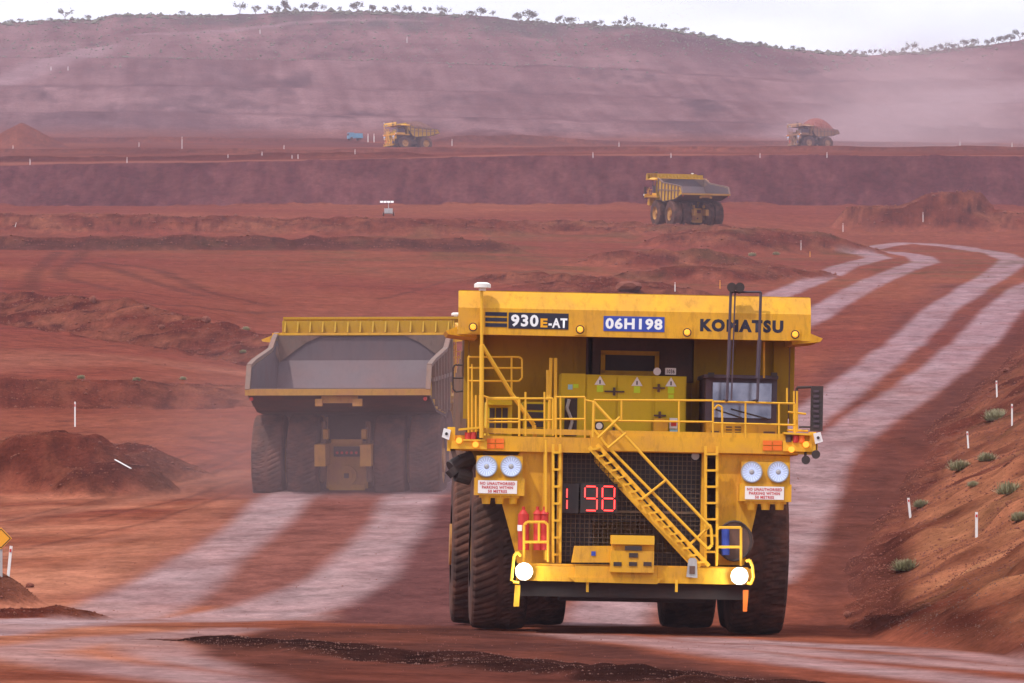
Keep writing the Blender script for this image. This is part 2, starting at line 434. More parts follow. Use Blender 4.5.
    PT = [
     [(1090, 262), (1024, 291), (1000, 313), (970, 346), (945, 368), (890, 405), (824, 452), (800, 500), (778, 545), (745, 585)],
     [(831, 239.5), (908, 243), (963, 248), (1000, 254), (1014, 260), (1007, 268), (974, 288), (937, 313), (901, 346), (853, 383), (802, 420), (720, 480), (670, 540), (625, 590), (600, 625)],
     [(835, 247), (890, 252), (919, 257), (926, 262), (890, 275), (853, 293), (811, 319), (700, 370), (560, 425), (470, 465), (412, 497), (392, 535), (350, 578), (290, 606), (200, 620)],
     [(840, 250), (868, 254), (879, 258), (846, 266), (817, 279), (780, 295), (660, 335), (480, 400), (350, 455), (288, 497), (240, 540), (165, 590), (80, 618), (-60, 634)],
    ]
    for i, P in enumerate(PT):
        H = hits(P)
        dd = polydist(wx, wd, H)
        w = (1.0 if i > 1 else 1.05 if i == 1 else 1.3) + .0013 * np.clip(D - 180, 0, 700) + .55 * sstep(185, 140, D) * (i > 1)
        pale = np.maximum(pale, sstep(w + .5, w - .45, dd))
    lane = sstep(5.5, 3., polydist(X, D, hits([(811, 305), (600, 385), (470, 440), (348, 497), (310, 545), (240, 598)]))) ; lane2 = sstep(7., 4., polydist(X, D, hits([(990, 285), (900, 375), (800, 455), (720, 530), (680, 590)])))
    col = mix(col, C(.27, .135, .125), lane * .75 * sstep(330, 240, D)); col = mix(col, C(.20, .085, .075), np.maximum(lane * sstep(240, 330, D), lane2) * (.55 + .7 * fbm(X * 2, D * .12, 5., 4, 270)))
    # sweep of the junction over the foreground
    sw = [[(-80, 636), (120, 622), (300, 618)], [(-60, 660), (100, 640), (240, 630)], [(130, 640), (190, 660), (330, 682)], [(20, 655), (110, 668), (230, 683)],
          [(560, 636), (760, 648), (1100, 675)], [(440, 634), (640, 641), (800, 662), (1060, 690)], [(700, 640), (900, 650), (1100, 664)]]
    for P in sw:
        dd = polydist(X, D * .30, [(a, b * .30) for a, b in hits(P)])
        pale = np.maximum(pale, (.80 if P[0][0] < 200 else .85) * sstep(1.35, .25, dd))
    pale = pale * (.86 + .25 * fbm(X * 1.5, D * .6, 5., 3, 210))
    # brown wedge of soft ground before the truck, darker purplish ground between the lanes
    def poly_mask(pts, soft, ky):
        P = [(a, b * ky) for a, b in hits(pts)]
        Xs = X + .25 * fbm(X, D, 3., 3, 222); Ds = (D + 1.2 * fbm(X, D, 4., 3, 225)) * ky
        ins = np.zeros(n, bool)
        for (x0, y0), (x1, y1) in zip(P, P[1:] + P[:1]):
            c = ((y0 > Ds) != (y1 > Ds))
            with np.errstate(divide='ignore', invalid='ignore'):
                xi = (x1 - x0) * (Ds - y0) / (y1 - y0 if y1 != y0 else 1e-9) + x0
            ins ^= c & (Xs < xi)
        dd = polydist(Xs, Ds, P + P[:1]); sd = np.where(ins, dd, -dd)
        return sstep(-soft, soft, sd)
    wedge = poly_mask([(192, 641), (300, 627), (455, 627), (560, 637), (640, 650), (790, 676), (900, 700), (330, 700), (250, 672), (200, 655)], .35, .12)
    pale = pale * (1 - wedge); darkm = np.maximum(darkm, wedge * (.85 + .45 * fbm(X, D * .5, 2.2, 4, 228, .6)))
    dark_patch = poly_mask([(318, 622), (395, 545), (425, 500), (500, 480), (470, 628)], .5, .14)
    darkp = dark_patch * .8
    strip = poly_mask([(824, 500), (905, 420), (985, 352), (1030, 315), (1060, 320), (1030, 345), (990, 385), (940, 430), (890, 520), (850, 600), (850, 628), (800, 628)], .8, .15)
    darkm = np.maximum(darkm, strip * .6 * (1 - np.clip(pale * 1.4, 0, 1)))
    pale = pale * (1 - np.clip(rough * 1.5, 0, 1))
    # tyre marks over the left flat, the darker edge of every berm foot
    for P in [[(30, 290), (32, 276), (46, 262), (58, 252)], [(62, 280), (60, 270), (75, 260), (85, 250)], [(62, 278), (110, 290), (160, 296)], [(80, 262), (120, 270), (150, 282), (200, 296)],
              [(100, 262), (160, 270), (200, 290), (270, 306)], [(0, 288), (80, 294)], [(110, 300), (220, 310), (280, 312)]]:
        track(darkm, P, .8, .6, .5)
    for P in [[(0, 425), (90, 419), (250, 423)], [(0, 430), (140, 436), (250, 440)], [(130, 480), (240, 452), (260, 446)], [(0, 530), (110, 500), (230, 478)]]:
        track(darkm, P, .5, .5, .3)
    for P in [[(0, 423), (120, 421), (250, 424)], [(50, 427), (150, 429), (250, 433)], [(105, 433), (190, 438), (250, 450)], [(110, 441), (190, 447), (232, 458), (190, 472), (110, 486), (0, 508)], [(130, 447), (200, 452), (238, 464), (200, 478), (120, 494), (0, 522)], [(90, 520), (180, 500), (240, 480)], [(30, 548), (140, 525), (240, 490)]]:
        track(darkm, P, .14, .2, .5)
    for P in [[(0, 350), (120, 346), (230, 362)], [(0, 362), (130, 360), (240, 376)], [(300, 262), (420, 256), (520, 250)], [(280, 280), (400, 268), (500, 262)], [(380, 300), (450, 280), (560, 268)], [(0, 218), (200, 217), (400, 219)]]:
        track(darkm, P, .35, .4, .4)
    for P in [[(0, 520), (120, 505), (235, 472)], [(150, 500), (235, 480)], [(0, 575), (120, 560), (220, 520)], [(0, 556), (150, 536), (235, 500)]]:
        track(tan, P, 1.0, .9, .6)
    # ramp on the hill and tracks near the crest
    for P, w in [([(838, 137), (880, 118), (930, 103), (985, 94), (1040, 90)], 24.), ([(148, 34), (200, 33), (250, 28), (345, 20), (420, 21)], 7.), ([(0, 84), (30, 72), (60, 58), (100, 48)], 9.)]:
        track(htan, P, w, w * .6, 1.)
    # graded side roads at the left
    track(tan, [(-60, 372), (100, 356), (230, 372)], 5., 4., .45)
    track(darkm, [(-60, 247), (200, 246), (480, 250)], 4., 3., .8)
    soft_edge = (.25 * fine + .2 * mid)
    col = mix(col, C(.46, .235, .165), tan * .8 + soft_edge * tan)
    col = mix(col, C(.40, .32, .35), htan * .75 + soft_edge * htan)
    col = mix(col, C(.115, .052, .044), darkm + soft_edge * darkm * .6)
    col = mix(col, C(.15, .080, .090), darkp)
    grain = fbm(X * 2.2, D * .6, 4., 4, 240, .6)
    pc = mix(np.tile(C(.50, .43, .47), (n, 1)), C(.38, .27, .30), .38 + .6 * grain)
    col = mix(col, pc, pale)
    # foreground, loose windrow: dark rough
    wnd = (rough * (D < 130)); col = mix(col, C(.055, .028, .025), wnd * (.7 + .5 * fbm(X, D, .7, 2, 250)) * (X < np.interp(D, TOE[:, 1], TOE[:, 0]) - 1))
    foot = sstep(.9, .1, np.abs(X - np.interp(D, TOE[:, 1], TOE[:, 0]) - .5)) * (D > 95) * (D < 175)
    col = mix(col, C(.085, .032, .025), foot * .6)  # shadow along the near foot of the bank painted into the soil
    gr = fbm(X, D, 7., 4, 260, .6)
    gm = rb * sstep(.1, .5, gr) * .35; col = mix(col, C(.13, .12, .05), gm)
    # mine-floor grass tint on the middle heaps
    mm = sstep(90, 40, np.hypot(X - UX(720, 690)[0], (D - 690) * .5)) * sstep(.0, .4, gr); col = mix(col, C(.14, .12, .06), mm * .5)
    ng = sstep(430, 210, D)[:, None]
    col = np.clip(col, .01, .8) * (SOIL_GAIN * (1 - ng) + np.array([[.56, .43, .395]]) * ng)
    # ---------- mesh
    nr, nc = len(rows), len(t)
    verts = np.stack([X, D, z], 1).astype(np.float32)
    idx = np.arange(nr * nc).reshape(nr, nc)
    q = np.stack([idx[:-1, :-1], idx[:-1, 1:], idx[1:, 1:], idx[1:, :-1]], -1).reshape(-1, 4)
    me = bpy.data.meshes.new('ground')
    me.vertices.add(n); me.vertices.foreach_set('co', verts.ravel())
    nf = len(q); me.loops.add(nf * 4); me.loops.foreach_set('vertex_index', q.ravel().astype(np.int32))
    me.polygons.add(nf); me.polygons.foreach_set('loop_start', np.arange(0, nf * 4, 4, dtype=np.int32)); me.polygons.foreach_set('loop_total', np.full(nf, 4, np.int32))
    me.polygons.foreach_set('use_smooth', np.ones(nf, bool))
    me.update(calc_edges=True)
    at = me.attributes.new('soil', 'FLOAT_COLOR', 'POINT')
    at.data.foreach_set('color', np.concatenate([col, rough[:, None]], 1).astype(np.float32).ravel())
    me.materials.append(soil_mat())
    o = bpy.data.objects.new('ground', me); COL.objects.link(o); o['kind'] = 'structure'
    return o, X, D, z, rough

def soil_mat():
    m, nt, b = newmat('red_soil')
    at = N(nt, 'ShaderNodeAttribute', attribute_name='soil')
    geo = N(nt, 'ShaderNodeNewGeometry')
    mp = N(nt, 'ShaderNodeMapping'); mp.inputs['Scale'].default_value = (1, .45, 1)
    nt.links.new(geo.outputs['Position'], mp.inputs['Vector'])
    n1 = N(nt, 'ShaderNodeTexNoise', Scale=.9, Detail=9., Roughness=.72); nt.links.new(mp.outputs[0], n1.inputs['Vector'])
    n2 = N(nt, 'ShaderNodeTexNoise', Scale=.09, Detail=10., Roughness=.7); nt.links.new(geo.outputs['Position'], n2.inputs['Vector'])
    n3 = N(nt, 'ShaderNodeTexNoise', Scale=5., Detail=6., Roughness=.75); nt.links.new(geo.outputs['Position'], n3.inputs['Vector'])
    def rng(src, a, bb, lo, hi):
        r = N(nt, 'ShaderNodeMapRange'); r.inputs[1].default_value = a; r.inputs[2].default_value = bb; r.inputs[3].default_value = lo; r.inputs[4].default_value = hi
        nt.links.new(src, r.inputs[0]); return r.outputs[0]
    a = rng(n1.outputs[0], .3, .7, .62, 1.38); c = rng(n2.outputs[0], .3, .7, .80, 1.22); e = rng(n3.outputs[0], .3, .7, .70, 1.30)
    m1 = N(nt, 'ShaderNodeMath', operation='MULTIPLY'); nt.links.new(a, m1.inputs[0]); nt.links.new(c, m1.inputs[1])
    m2 = N(nt, 'ShaderNodeMath', operation='MULTIPLY'); nt.links.new(m1.outputs[0], m2.inputs[0]); nt.links.new(e, m2.inputs[1])
    vm = N(nt, 'ShaderNodeVectorMath', operation='SCALE'); nt.links.new(at.outputs['Color'], vm.inputs[0]); nt.links.new(m2.outputs[0], vm.inputs['Scale'])
    nt.links.new(vm.outputs[0], b.inputs['Base Color'])
    b.inputs['Roughness'].default_value = .92; b.inputs['Specular IOR Level'].default_value = 0.
    hs = N(nt, 'ShaderNodeMath', operation='ADD'); nt.links.new(n1.outputs[0], hs.inputs[0]); nt.links.new(n3.outputs[0], hs.inputs[1])
    k = N(nt, 'ShaderNodeMapRange'); k.inputs[3].default_value = .10; k.inputs[4].default_value = .85; nt.links.new(at.outputs['Alpha'], k.inputs[0])
    bp = N(nt, 'ShaderNodeBump', Distance=.35); nt.links.new(k.outputs[0], bp.inputs['Strength']); nt.links.new(hs.outputs[0], bp.inputs['Height'])
    nt.links.new(bp.outputs[0], b.inputs['Normal'])
    return m
GROUND, GX, GD, GZ, GR = build_terrain()
# ------------------------------------------------------------------ haul truck
# local frame: front axle on the ground at the origin, front towards -Y, +Z up
T_LOC = Vector((2.646, 132.998, -2.6)); T_ROT = Euler((0, .0195, .034))
_Mi = T_ROT.to_matrix().inverted()
def F(px, py, yl=-3.2):
    """truck point that stands yl behind the front axle where the photo shows it"""
    D = 133 + yl
    for _ in range(4):
        P = _Mi @ (Vector(((px - CX) * D / FL, D, (HY - py) * D / FL)) - T_LOC)
        D += (yl - P.y)
    return Vector((P.x, yl, P.z))
def S(px, yl=-3.2): return px * (133 + yl) / FL
def fb(mb, x0, y0, x1, y1, yl, depth):
    """box whose front face covers the given rectangle; depth runs back"""
    c = F((x0 + x1) / 2, (y0 + y1) / 2, yl)
    return mb.box((c.x, yl + depth / 2, c.z), (S(x1 - x0, yl), depth, S(y1 - y0, yl)))
def fp(mb, pts, yl, depth):
    return mb.prism_y([(F(x, y, yl).x, F(x, y, yl).z) for x, y in pts], yl, yl + depth)

def tyre(name, x, y, parent, r=1.93, w=1.33, seed=0, lug=.032):
    nseg = 168; prof = [(-.5, .50), (-.5, .56), (-.495, .72), (-.49, .88), (-.47, .955), (-.43, .985), (-.32, .995), (-.2, 1), (-.1, 1), (-.03, 1), (.03, 1), (.1, 1), (.2, 1), (.32, .995), (.43, .985), (.47, .955), (.49, .88), (.495, .72), (.5, .56), (.5, .50)]
    vs, fs = [], []; m = len(prof)
    bulge = lambda f: 1.0
    for k in range(nseg):
        a = 2 * math.pi * k / nseg
        for (px, pr) in prof:
            rr = r * pr
            if pr > .87:
                ph = (k * 56 / nseg + abs(px) * 2.6 * (1 if px > 0 else 1) + (.5 if px > 0 else 0)) % 1.0
                if ph > .62 and abs(px) > .07: rr -= lug * (1.0 if pr > .9 else .7)
                if abs(px) < .05: rr -= .012
            vs.append((x + px * w, y - rr * math.sin(a), r - rr * math.cos(a)))
    for k in range(nseg):
        for j in range(m - 1):
            a, b = k * m + j, ((k + 1) % nseg) * m + j
            fs.append((a, a + 1, b + 1, b))
    mb = MB(); mb.raw(vs, fs)
    t = mb.build('tyre', M['rubber'], parent)
    # rim
    rm = MB()
    for s in (-1, 1):
        rm.tube((x + s * w * .47, y, r), (x + s * w * .30, y, r), r * .52, 40, r * .40, caps=False)
        rm.tube((x + s * w * .30, y, r), (x + s * w * .22, y, r), r * .40, 40)
        rm.tube((x + s * w * .30, y, r), (x + s * w * .44, y, r), r * .20, 24, r * .15)
    rm.tube((x - w * .46, y, r), (x + w * .46, y, r), r * .502, 40, caps=False)
    rm.build('rim', M['frame'], t)
    return t

def make_truck():
    t = empty('haul_truck')
    Y = M['yellow']; YB = M['body']
    # wheels
    for s in (-1, 1): tyre('tyre', s * 3.0, 0, t)
    for s in (-1, 1):
        tyre('tyre', s * 1.82, 6.35, t); tyre('tyre', s * 3.30, 6.35, t)
    # chassis
    c = MB()
    for s in (-1, 1):
        c.box((s * .95, 3.2, 2.25), (.45, 11.6, .9)); c.box((s * .8, 7.9, 3.1), (.2, .6, .4))
        c.tube((s * 1.75, .0, 1.93), (s * 2.5, 0, 1.93), .62, 20); c.tube((s * 1.55, .35, 3.9), (s * 1.75, .1, 1.9), .28, 14)
        c.tube((s * 1.25, 3.2, 2.0), (s * 1.6, 4.4, 4.2), .22, 12)
    for y in (-2.4, .0, 2.6, 5.6): c.box((0, y, 2.2), (1.9, .6, .7))
    c.tube((-1.7, 0, 1.75), (1.7, 0, 1.75), .34, 14)
    c.build('chassis', M['frame'], t)
    ax = MB(); ax.box((0, 6.35, 1.75), (1.75, 2.0, 1.9)); ax.tube((0, 7.35, 1.35), (0, 7.55, 1.35), .42, 22); ax.tube((0, 7.5, 1.35), (0, 7.62, 1.35), .26, 18)
    ax.box((0, 7.38, 2.75), (1.3, .1, .22)); ax.box((0, 7.4, .86), (1.5, .2, .25))
    ax.tube((-4., 6.35, 1.93), (4., 6.35, 1.93), .5, 20)
    axo = ax.build('axle_housing', M['frame'], t)
    for s in (-1, 1): h = MB(); h.tube((s * 1.0, 7.5, 1.1), (s * .92, 7.6, 3.6), .11, 12); h.tube((s * 1.0, 7.5, 1.1), (s * .96, 7.55, 2.3), .16, 12); h.build('suspension_strut', M['strut'], t)
    h = MB(); h.box((0, 7.42, 2.35), (1.1, .06, .42)); h.build('axle_opening', M['black'], axo); h = MB(); h.box((0, 7.63, 1.35), (.2, .04, .2)); h.build('axle_plug', M['black'], axo)
    for i in range(5): h = MB(); h.tube((-.4 + .2 * i, 7.45, 2.3), (-.4 + .2 * i, 7.5, 2.3), .06, 10); h.build('hose_fitting', M['red'], axo)
    # engine block and tanks filling the gap behind the radiator
    e = MB(); e.box((0, -.9, 3.0), (2.9, 2.6, 2.3)); e.box((-1.9, 3.0, 2.2), (1.2, 1.9, 1.7)); e.tube((1.9, 2.1, 2.3), (1.9, 4.1, 2.3), .75, 24); e.box((0, 2.8, 3.3), (2.2, 3.6, 1.2))
    e.build('engine_block', M['dark'], t)
    # ---- dump body
    W = 3.74
    b = MB()
    side = [(.85, 7.08), (.85, 5.9), (2.3, 4.05), (3.2, 3.78), (7.4, 4.15), (10.6, 5.02), (10.0, 5.95), (8.3, 6.12), (3.0, 6.45), (1.7, 6.9)]
    for s in (-1, 1):
        b.prism_x(side, s * W, s * (W - .07))
    b.prism_x([(.85, 5.86), (.80, 5.86), (.80, 7.1), (.86, 7.1), (.86, 5.9)], -W - .02, W + .02)
    body = b.build('dump_body', YB, t)
    b = MB(); b.box((0, 10.6, 4.93), (2 * W + .2, .16, .26)); b.build('tail_edge', M['worn'], body)
    b = MB(); b.prism_x([(10.5, 5.02), (10.52, 4.84), (7.4, 4.0), (3.2, 3.64), (2.25, 3.92), (.84, 5.86), (.86, 5.9), (2.3, 4.0), (3.2, 3.74), (7.4, 4.1)], -W - .02, W + .02); b.build('body_floor', M['dark'], body)  # dark colour stands for the shade under the body
    for s in (-1, 1):
        r = MB()
        P_ = [(.8, 7.1), (1.7, 6.92), (3.0, 6.48), (8.3, 6.15), (10.0, 5.98), (10.64, 5.0)]
        for (a0, b0), (a1, b1) in zip(P_[:-1], P_[1:]): r.bar((s * (W + .0), a0, b0 + .02), (s * (W + .0), a1, b1 + .02), .2, .15)
        for k in range(7):
            y = 1.5 + k * 1.25; zb = np.interp(y, [.85, 2.3, 3.2, 7.4, 10.6], [5.9, 4.05, 3.78, 4.15, 5.02]); zt = np.interp(y, [.85, 1.7, 3., 8.3, 10.0], [7.08, 6.9, 6.45, 6.12, 5.95])
            r.box((s * (W + .08), y, (zb + zt) / 2), (.16, .2, zt - zb))
        r.bar((s * (W + .07), 1.6, 5.4), (s * (W + .07), 9.6, 5.4), .12, .16); r.build('body_rib', M['railworn'], body)
    # seams and posts on the front wall
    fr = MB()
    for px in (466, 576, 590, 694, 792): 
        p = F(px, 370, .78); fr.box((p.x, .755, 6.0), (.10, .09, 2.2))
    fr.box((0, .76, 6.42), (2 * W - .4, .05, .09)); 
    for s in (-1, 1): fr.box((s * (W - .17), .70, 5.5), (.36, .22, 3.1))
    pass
    fr.build('front_wall_frame', M['shaded'], body)
    vent = MB(); p = F(630, 363, .6); hw, hh = S(27, .6), S(10, .6)
    for a, c2 in (((p.x, p.z + hh), (2 * hw + .1, .1)), ((p.x, p.z - hh), (2 * hw + .1, .1)), ((p.x - hw, p.z), (.1, 2 * hh)), ((p.x + hw, p.z), (.1, 2 * hh))):
        vent.box((a[0], .66, a[1]), (c2[0], .16, c2[1]))
    vo = vent.build('vent_frame', YB, body); v2 = MB(); v2.box((p.x, .70, p.z), (2 * hw - .1, .08, 2 * hh - .1)); v2.build('vent_opening', M['black'], vo)
    fw = MB(); fw.box((0, .765, 6.5), (2 * W - .1, .04, 1.2)); fw.raw([(-W + .05, .79, 5.9), (W - .05, .79, 5.9), (W - .05, .74, 5.9), (-W + .05, .74, 5.9), (-W + .05, 1.3, 4.1), (W - .05, 1.3, 4.1), (W - .05, 1.2, 4.1), (-W + .05, 1.2, 4.1)], [(0, 1, 2, 3), (4, 5, 6, 7), (0, 1, 5, 4), (3, 2, 6, 7)]); fw.build('front_wall', M['shaded'], body)  # wall colour carries the shade of the canopy
    rc = MB(); p = F(640, 358, .7); rc.box((p.x, .735, p.z + .05), (S(108, .7), .05, S(52, .7))); rc.build('recess_shade', M['dark'], body)  # flat dark panel painting in the shade of the recess
    ln = MB()   # inner steel liner: floor, front slope and side faces
    ln.prism_x([(10.5, 5.04), (7.4, 4.13), (3.2, 3.80), (2.32, 4.08), (.88, 5.95), (.88, 7.02), (1.0, 7.02), (1.0, 5.98), (2.42, 4.16), (3.2, 3.88), (7.4, 4.2), (10.5, 5.10)], -W + .075, W - .075)
    for s in (-1, 1):
        ln.prism_x([(1.0, 6.6), (1.0, 6.0), (2.4, 4.1), (3.2, 3.82), (7.4, 4.15), (10.5, 5.04), (9.95, 5.9), (8.25, 6.07), (3.0, 6.40), (1.6, 6.85)], s * (W - .071), s * (W - .12))
    ln.build('body_liner', M['liner'], body)
    for s in (-1, 1):
        gs = MB()
        gp = MB(); gp.raw([(s * (W - .1), 1.2, 7.05), (s * (W - 2.0), 1.06, 7.05), (s * (W - 1.3), 1.06, 6.75), (s * (W - .14), 1.06, 5.9), (s * (W - .14), 2.4, 6.3)], [(0, 1, 2, 3), (0, 3, 4)]); gp.build('corner_gusset', M['railworn'], body)
        
        gs.prism_y([(s * (W - .1), 7.16), (s * 4.36, 6.88), (s * 4.30, 6.80), (s * (W - .1), 6.72)], -1.4, 1.2)
        gs.build('spill_guard', Y, body)
    for s in (-1, 1):
        q = MB(); q.tube((s * 3.6, 10.4, 4.65), (s * 3.6, 10.52, 4.65), .08, 12); q.build('tail_lamp', M['red'], body)
    q = MB(); q.box((-.05, 10.3, 4.62), (1.5, .2, .3)); q.box((-.8, 10.45, 4.5), (.4, .2, .3)); q.box((.8, 10.45, 4.5), (.3, .2, .3)); q.build('tail_bracket', M['orange'] if False else M['frame'], body)
    # ---- canopy
    cz0, cz1, cz2 = F(634, 337.5).z, F(634, 311).z, F(634, 294).z
    cxl, cxr = F(458.5, 310).x, F(811, 318).x
    cm, cw = (cxl + cxr) / 2, (cxr - cxl)
    k = MB()
    k.prism_x([(-3.2, cz0), (-3.2, cz1), (-2.95, cz2), (-2.88, cz2), (-3.1, cz1), (-3.1, cz0 + .08), (-2.9, cz0 + .06), (-2.9, cz0)], cxl, cxr)
    k.prism_x([(-3.1, cz0 + .08), (-3.1, cz0 + .16), (1.1, 7.16), (1.1, 7.06), (-.2, 6.98)], cxl + .02, cxr - .02)
    can = k.build('canopy', Y, t)
    k = MB()
    for i in range(16):
        x = cxl + .05 + (cw - .1) * i / 15; k.prism_x([(-3.1, cz0 + .17), (-3.1, cz1), (-2.9, cz2 - .04), (-2.55, cz0 + .22)], x - .03, x + .03)
    k.box((cm, -2.84, cz2 - .03), (cw - .04, .1, .1))
    k.prism_x([(.2, 7.14), (.2, 7.66), (.28, 7.66), (.28, 7.14)], cxl + .35, cxr - .35)
    for i in range(14):
        x = cxl + .5 + (cw - 1.) * i / 13; k.prism_x([(.28, 7.14), (.28, 7.62), (.62, 7.18)], x - .03, x + .03)
    k.prism_x([(-3.09, cz0 + .2), (-3.09, cz1 - .02), (-2.87, cz2 - .03), (-2.86, cz2 - .03), (-3.07, cz1 - .02), (-3.07, cz0 + .2)], cxl + .02, cxr - .02)
    k.build('canopy_rib', M['shaded'], can)  # ribs and backing plate coloured darker for the shade behind the lip
    yf = -3.2
    # marker lamps on the canopy
    for px, py in ((473, 327), (580, 329.5), (687, 332.5), (795, 334.5)):
        q = MB(); p = F(px, py); q.box((p.x, yf - .015, p.z), (.24, .03, .26)); f = q.build('marker_lamp', Y, can)
        q = MB(); q.tube((p.x, yf - .03, p.z), (p.x, yf - .045, p.z), .098, 16); q.build('bezel', M['black'], f)
        q = MB(); q.tube((p.x, yf - .045, p.z), (p.x, yf - .09, p.z), .072, 16, .05); q.build('lens', M['amber'], f)
    def plate(px0, py0, px1, py1, mat, name, yl=yf, th=.012, parent=can):
        q = MB(); fb(q, px0, py0, px1, py1, yl - th, th - .002); return q.build(name, mat, parent)
    def letters(txt, px0, py0, px1, py1, mat, yl, parent, bold=.02, name='lettering', it=0.):
        p = F((px0 + px1) / 2, (py0 + py1) / 2, yl); o = text_mesh(txt, mat, S(px1 - px0, yl), S(py1 - py0, yl), name, parent, bold, it)
        o.location = (p.x, yl, p.z); return o
    bp = plate(508.5, 313, 568.5, 329, M['navy'], 'model_plate')
    letters('930', 511, 314.6, 538.5, 326.8, M['decal_white'], yf - .015, bp, .035); letters('E', 540.5, 318.5, 547.5, 327.4, M['decal_orange'], yf - .015, bp, .04)
    letters('-AT', 548.5, 318.2, 567.3, 327.9, M['decal_white'], yf - .015, bp, .035)
    st = MB()
    for y in (314, 319.5, 325): fb(st, 485.3, y - 1.9, 507, y + 1.9, yf - .012, .01)
    st.build('stripe_decal', M['navy'], can)
    fpl = plate(603.5, 316.5, 664.5, 331.5, M['blue'], 'fleet_number_plate')
    letters('06H198', 605.5, 318.2, 662.5, 329.6, M['decal_white'], yf - .015, fpl, .04)
    letters('KOMATSU', 700, 319.5, 783.5, 332.3, M['navy'], yf - .004, can, .06, 'maker_name')
    # ---- deck
    d = MB(); zc = F(634, 445).z
    fb(d, 450, 436.5, 590, 451.5, -3.15, .25); fb(d, 590, 437, 818, 452.5, -3.15, .25)
    d.box((cm, -.9, zc + .10), (8.1, 4.3, .10)); d.box((cm, -.9, zc - .12), (7.6, 4.2, .08))
    for x in np.linspace(-3.8, 3.8, 9): d.box((x, -.9, zc), (.1, 4.2, .2))
    fb(d, 478, 431, 812, 436.5, -3.12, .06)
    d.build('deck', Y, t)
    zd = zc + .15
    # ---- control cabinets
    cb = MB(); fb(cb, 561, 373.5, 585, 438, -1.5, 1.6); fb(cb, 585, 375.5, 686, 438, -1.45, 1.7)
    cab = cb.build('control_cabinet', M['cabinet'], t)
    for a, b2 in ((586.5, 615.5), (617.5, 651.5), (655, 684.5)):
        q = MB(); fb(q, a, 378, b2, 436, -1.49, .04); dr = q.build('cabinet_door', M['cabinet'], cab)
    q = MB()
    for px, py, w2 in ((614.5, 391.5, 20), (659, 388, 12), (614, 431, 16), (660, 415.5, 12)):
        q = MB(); fb(q, px - w2 / 2, py - .8, px + w2 / 2, py + .8, -1.56, .05); fb(q, px - 1.5, py - 4, px + 1, py + 4, -1.54, .04); q.build('door_latch', M['dark'], cab)
    for px, py in ((600, 381), (637, 382), (671, 382.5)):
        q = MB(); p = F(px, py, -1.5); q.prism_y([(p.x - .13, p.z - .09), (p.x + .13, p.z - .09), (p.x, p.z + .12)], -1.512, -1.50); tr = q.build('warning_triangle', M['plate'], cab)
        q = MB(); q.box((p.x, -1.514, p.z - .02), (.03, .006, .09)); q.build('warning_mark', M['black'], tr)
        q = MB(); fb(q, px - 3.2, py + 4.2, px + 3.2, py + 11, -1.50, .008)
        if px > 660: fb(q, px - 2.7, py + 12, px + 2.7, py + 16, -1.50, .008)
        q.build('warning_sticker', M['lime'], cab)
    letters('375kV', 568, 384, 578, 389, M['lime'], -1.51, cab, .03, 'sticker_lettering') if False else None
    q = MB(); fb(q, 568, 384.5, 572.5, 389.5, -1.51, .01); q.build('sticker', M['skyblue'], cab); q = MB(); fb(q, 573.2, 384, 578.5, 388, -1.51, .01); q.build('warning_sticker', M['lime'], cab)
    q = MB(); p = F(599, 426, -1.6); q.tube((p.x, -1.5, p.z), (p.x, -1.66, p.z), .11, 18); wl = q.build('deck_lamp', M['black'], cab)
    q = MB(); q.tube((p.x, -1.66, p.z), (p.x, -1.69, p.z), .075, 18); q.build('lens', M['plate'], wl)
    q = MB(); fb(q, 653.5, 418.5, 668, 438, -1.72, .2); q.build('battery_box', Y, cab)
    q = MB(); fb(q, 669.5, 418, 677.5, 428.5, -1.6, .03); q.build('notice', M['plate'], cab); q = MB(); fb(q, 671.0, 421, 676.5, 426, -1.62, .02); q.build('notice_picture', M['red'], cab)
    q = MB(); fb(q, 669.5, 429.5, 677.5, 438, -1.6, .03); q.build('notice', M['skyblue'], cab)
    q = MB(); fb(q, 564.5, 396, 577, 436, -1.54, .05); q.build('cabinet_opening', M['black'], cab)
    q = MB(); p = F(569, 408, -1.6); q.path([(p.x, -1.6, p.z + .2), (p.x - .05, -1.62, p.z), (p.x + .08, -1.6, p.z - .3), (p.x, -1.6, p.z - .6)], .04); q.build('hose', M['galv'], cab)
    q = MB(); p = F(657, 371.5, -1.3); q.tube((p.x, -1.2, p.z), (p.x, -1.35, p.z), .05, 14, .09); q.build('roof_lamp', M['plate'], cab)
    q = MB(); fb(q, 665.5, 368, 676, 374.5, -1.35, .2); nb = q.build('number_board', M['plate'], cab); letters('1036', 667, 369.4, 674.6, 373.4, M['black'], -1.36, nb, .02)
    # ---- left hand deck cabinet (air filters behind the rails)
    q = MB(); fb(q, 486, 402, 512, 436, -1.9, 1.4); fb(q, 523, 402, 553, 436, -1.9, 1.4); fb(q, 488, 400, 512, 405, -2.2, .4); fc = q.build('filter_housing', M['cabinet'], t)
    for x in (492, 498.5, 505): q = MB(); fb(q, x - 2.6, 408, x + 2.6, 434, -1.93, .03); q.build('filter_grille', M['black'], fc)
    for y in (407, 415, 424, 431): q = MB(); fb(q, 527, y - 3, 544, y + 3, -1.93, .03); q.build('filter_grille', M['black'], fc)
    # ---- cab
    q = MB(); fb(q, 706, 423, 777, 438, -2.2, 2.3); base = F(741, 430, -2.2)
    co_ = q.build('cab', Y, t)
    q = MB(); fb(q, 705.5, 376.5, 777, 422.5, -2.15, 2.2); fb(q, 704.5, 375, 778.5, 378.5, -2.3, 2.5); sh = q.build('cab_shell', M['cabdark'], co_)
    q = MB(); fb(q, 712.5, 383, 771.5, 418, -2.19, .03); ws = q.build('windscreen', M['glass'], co_)
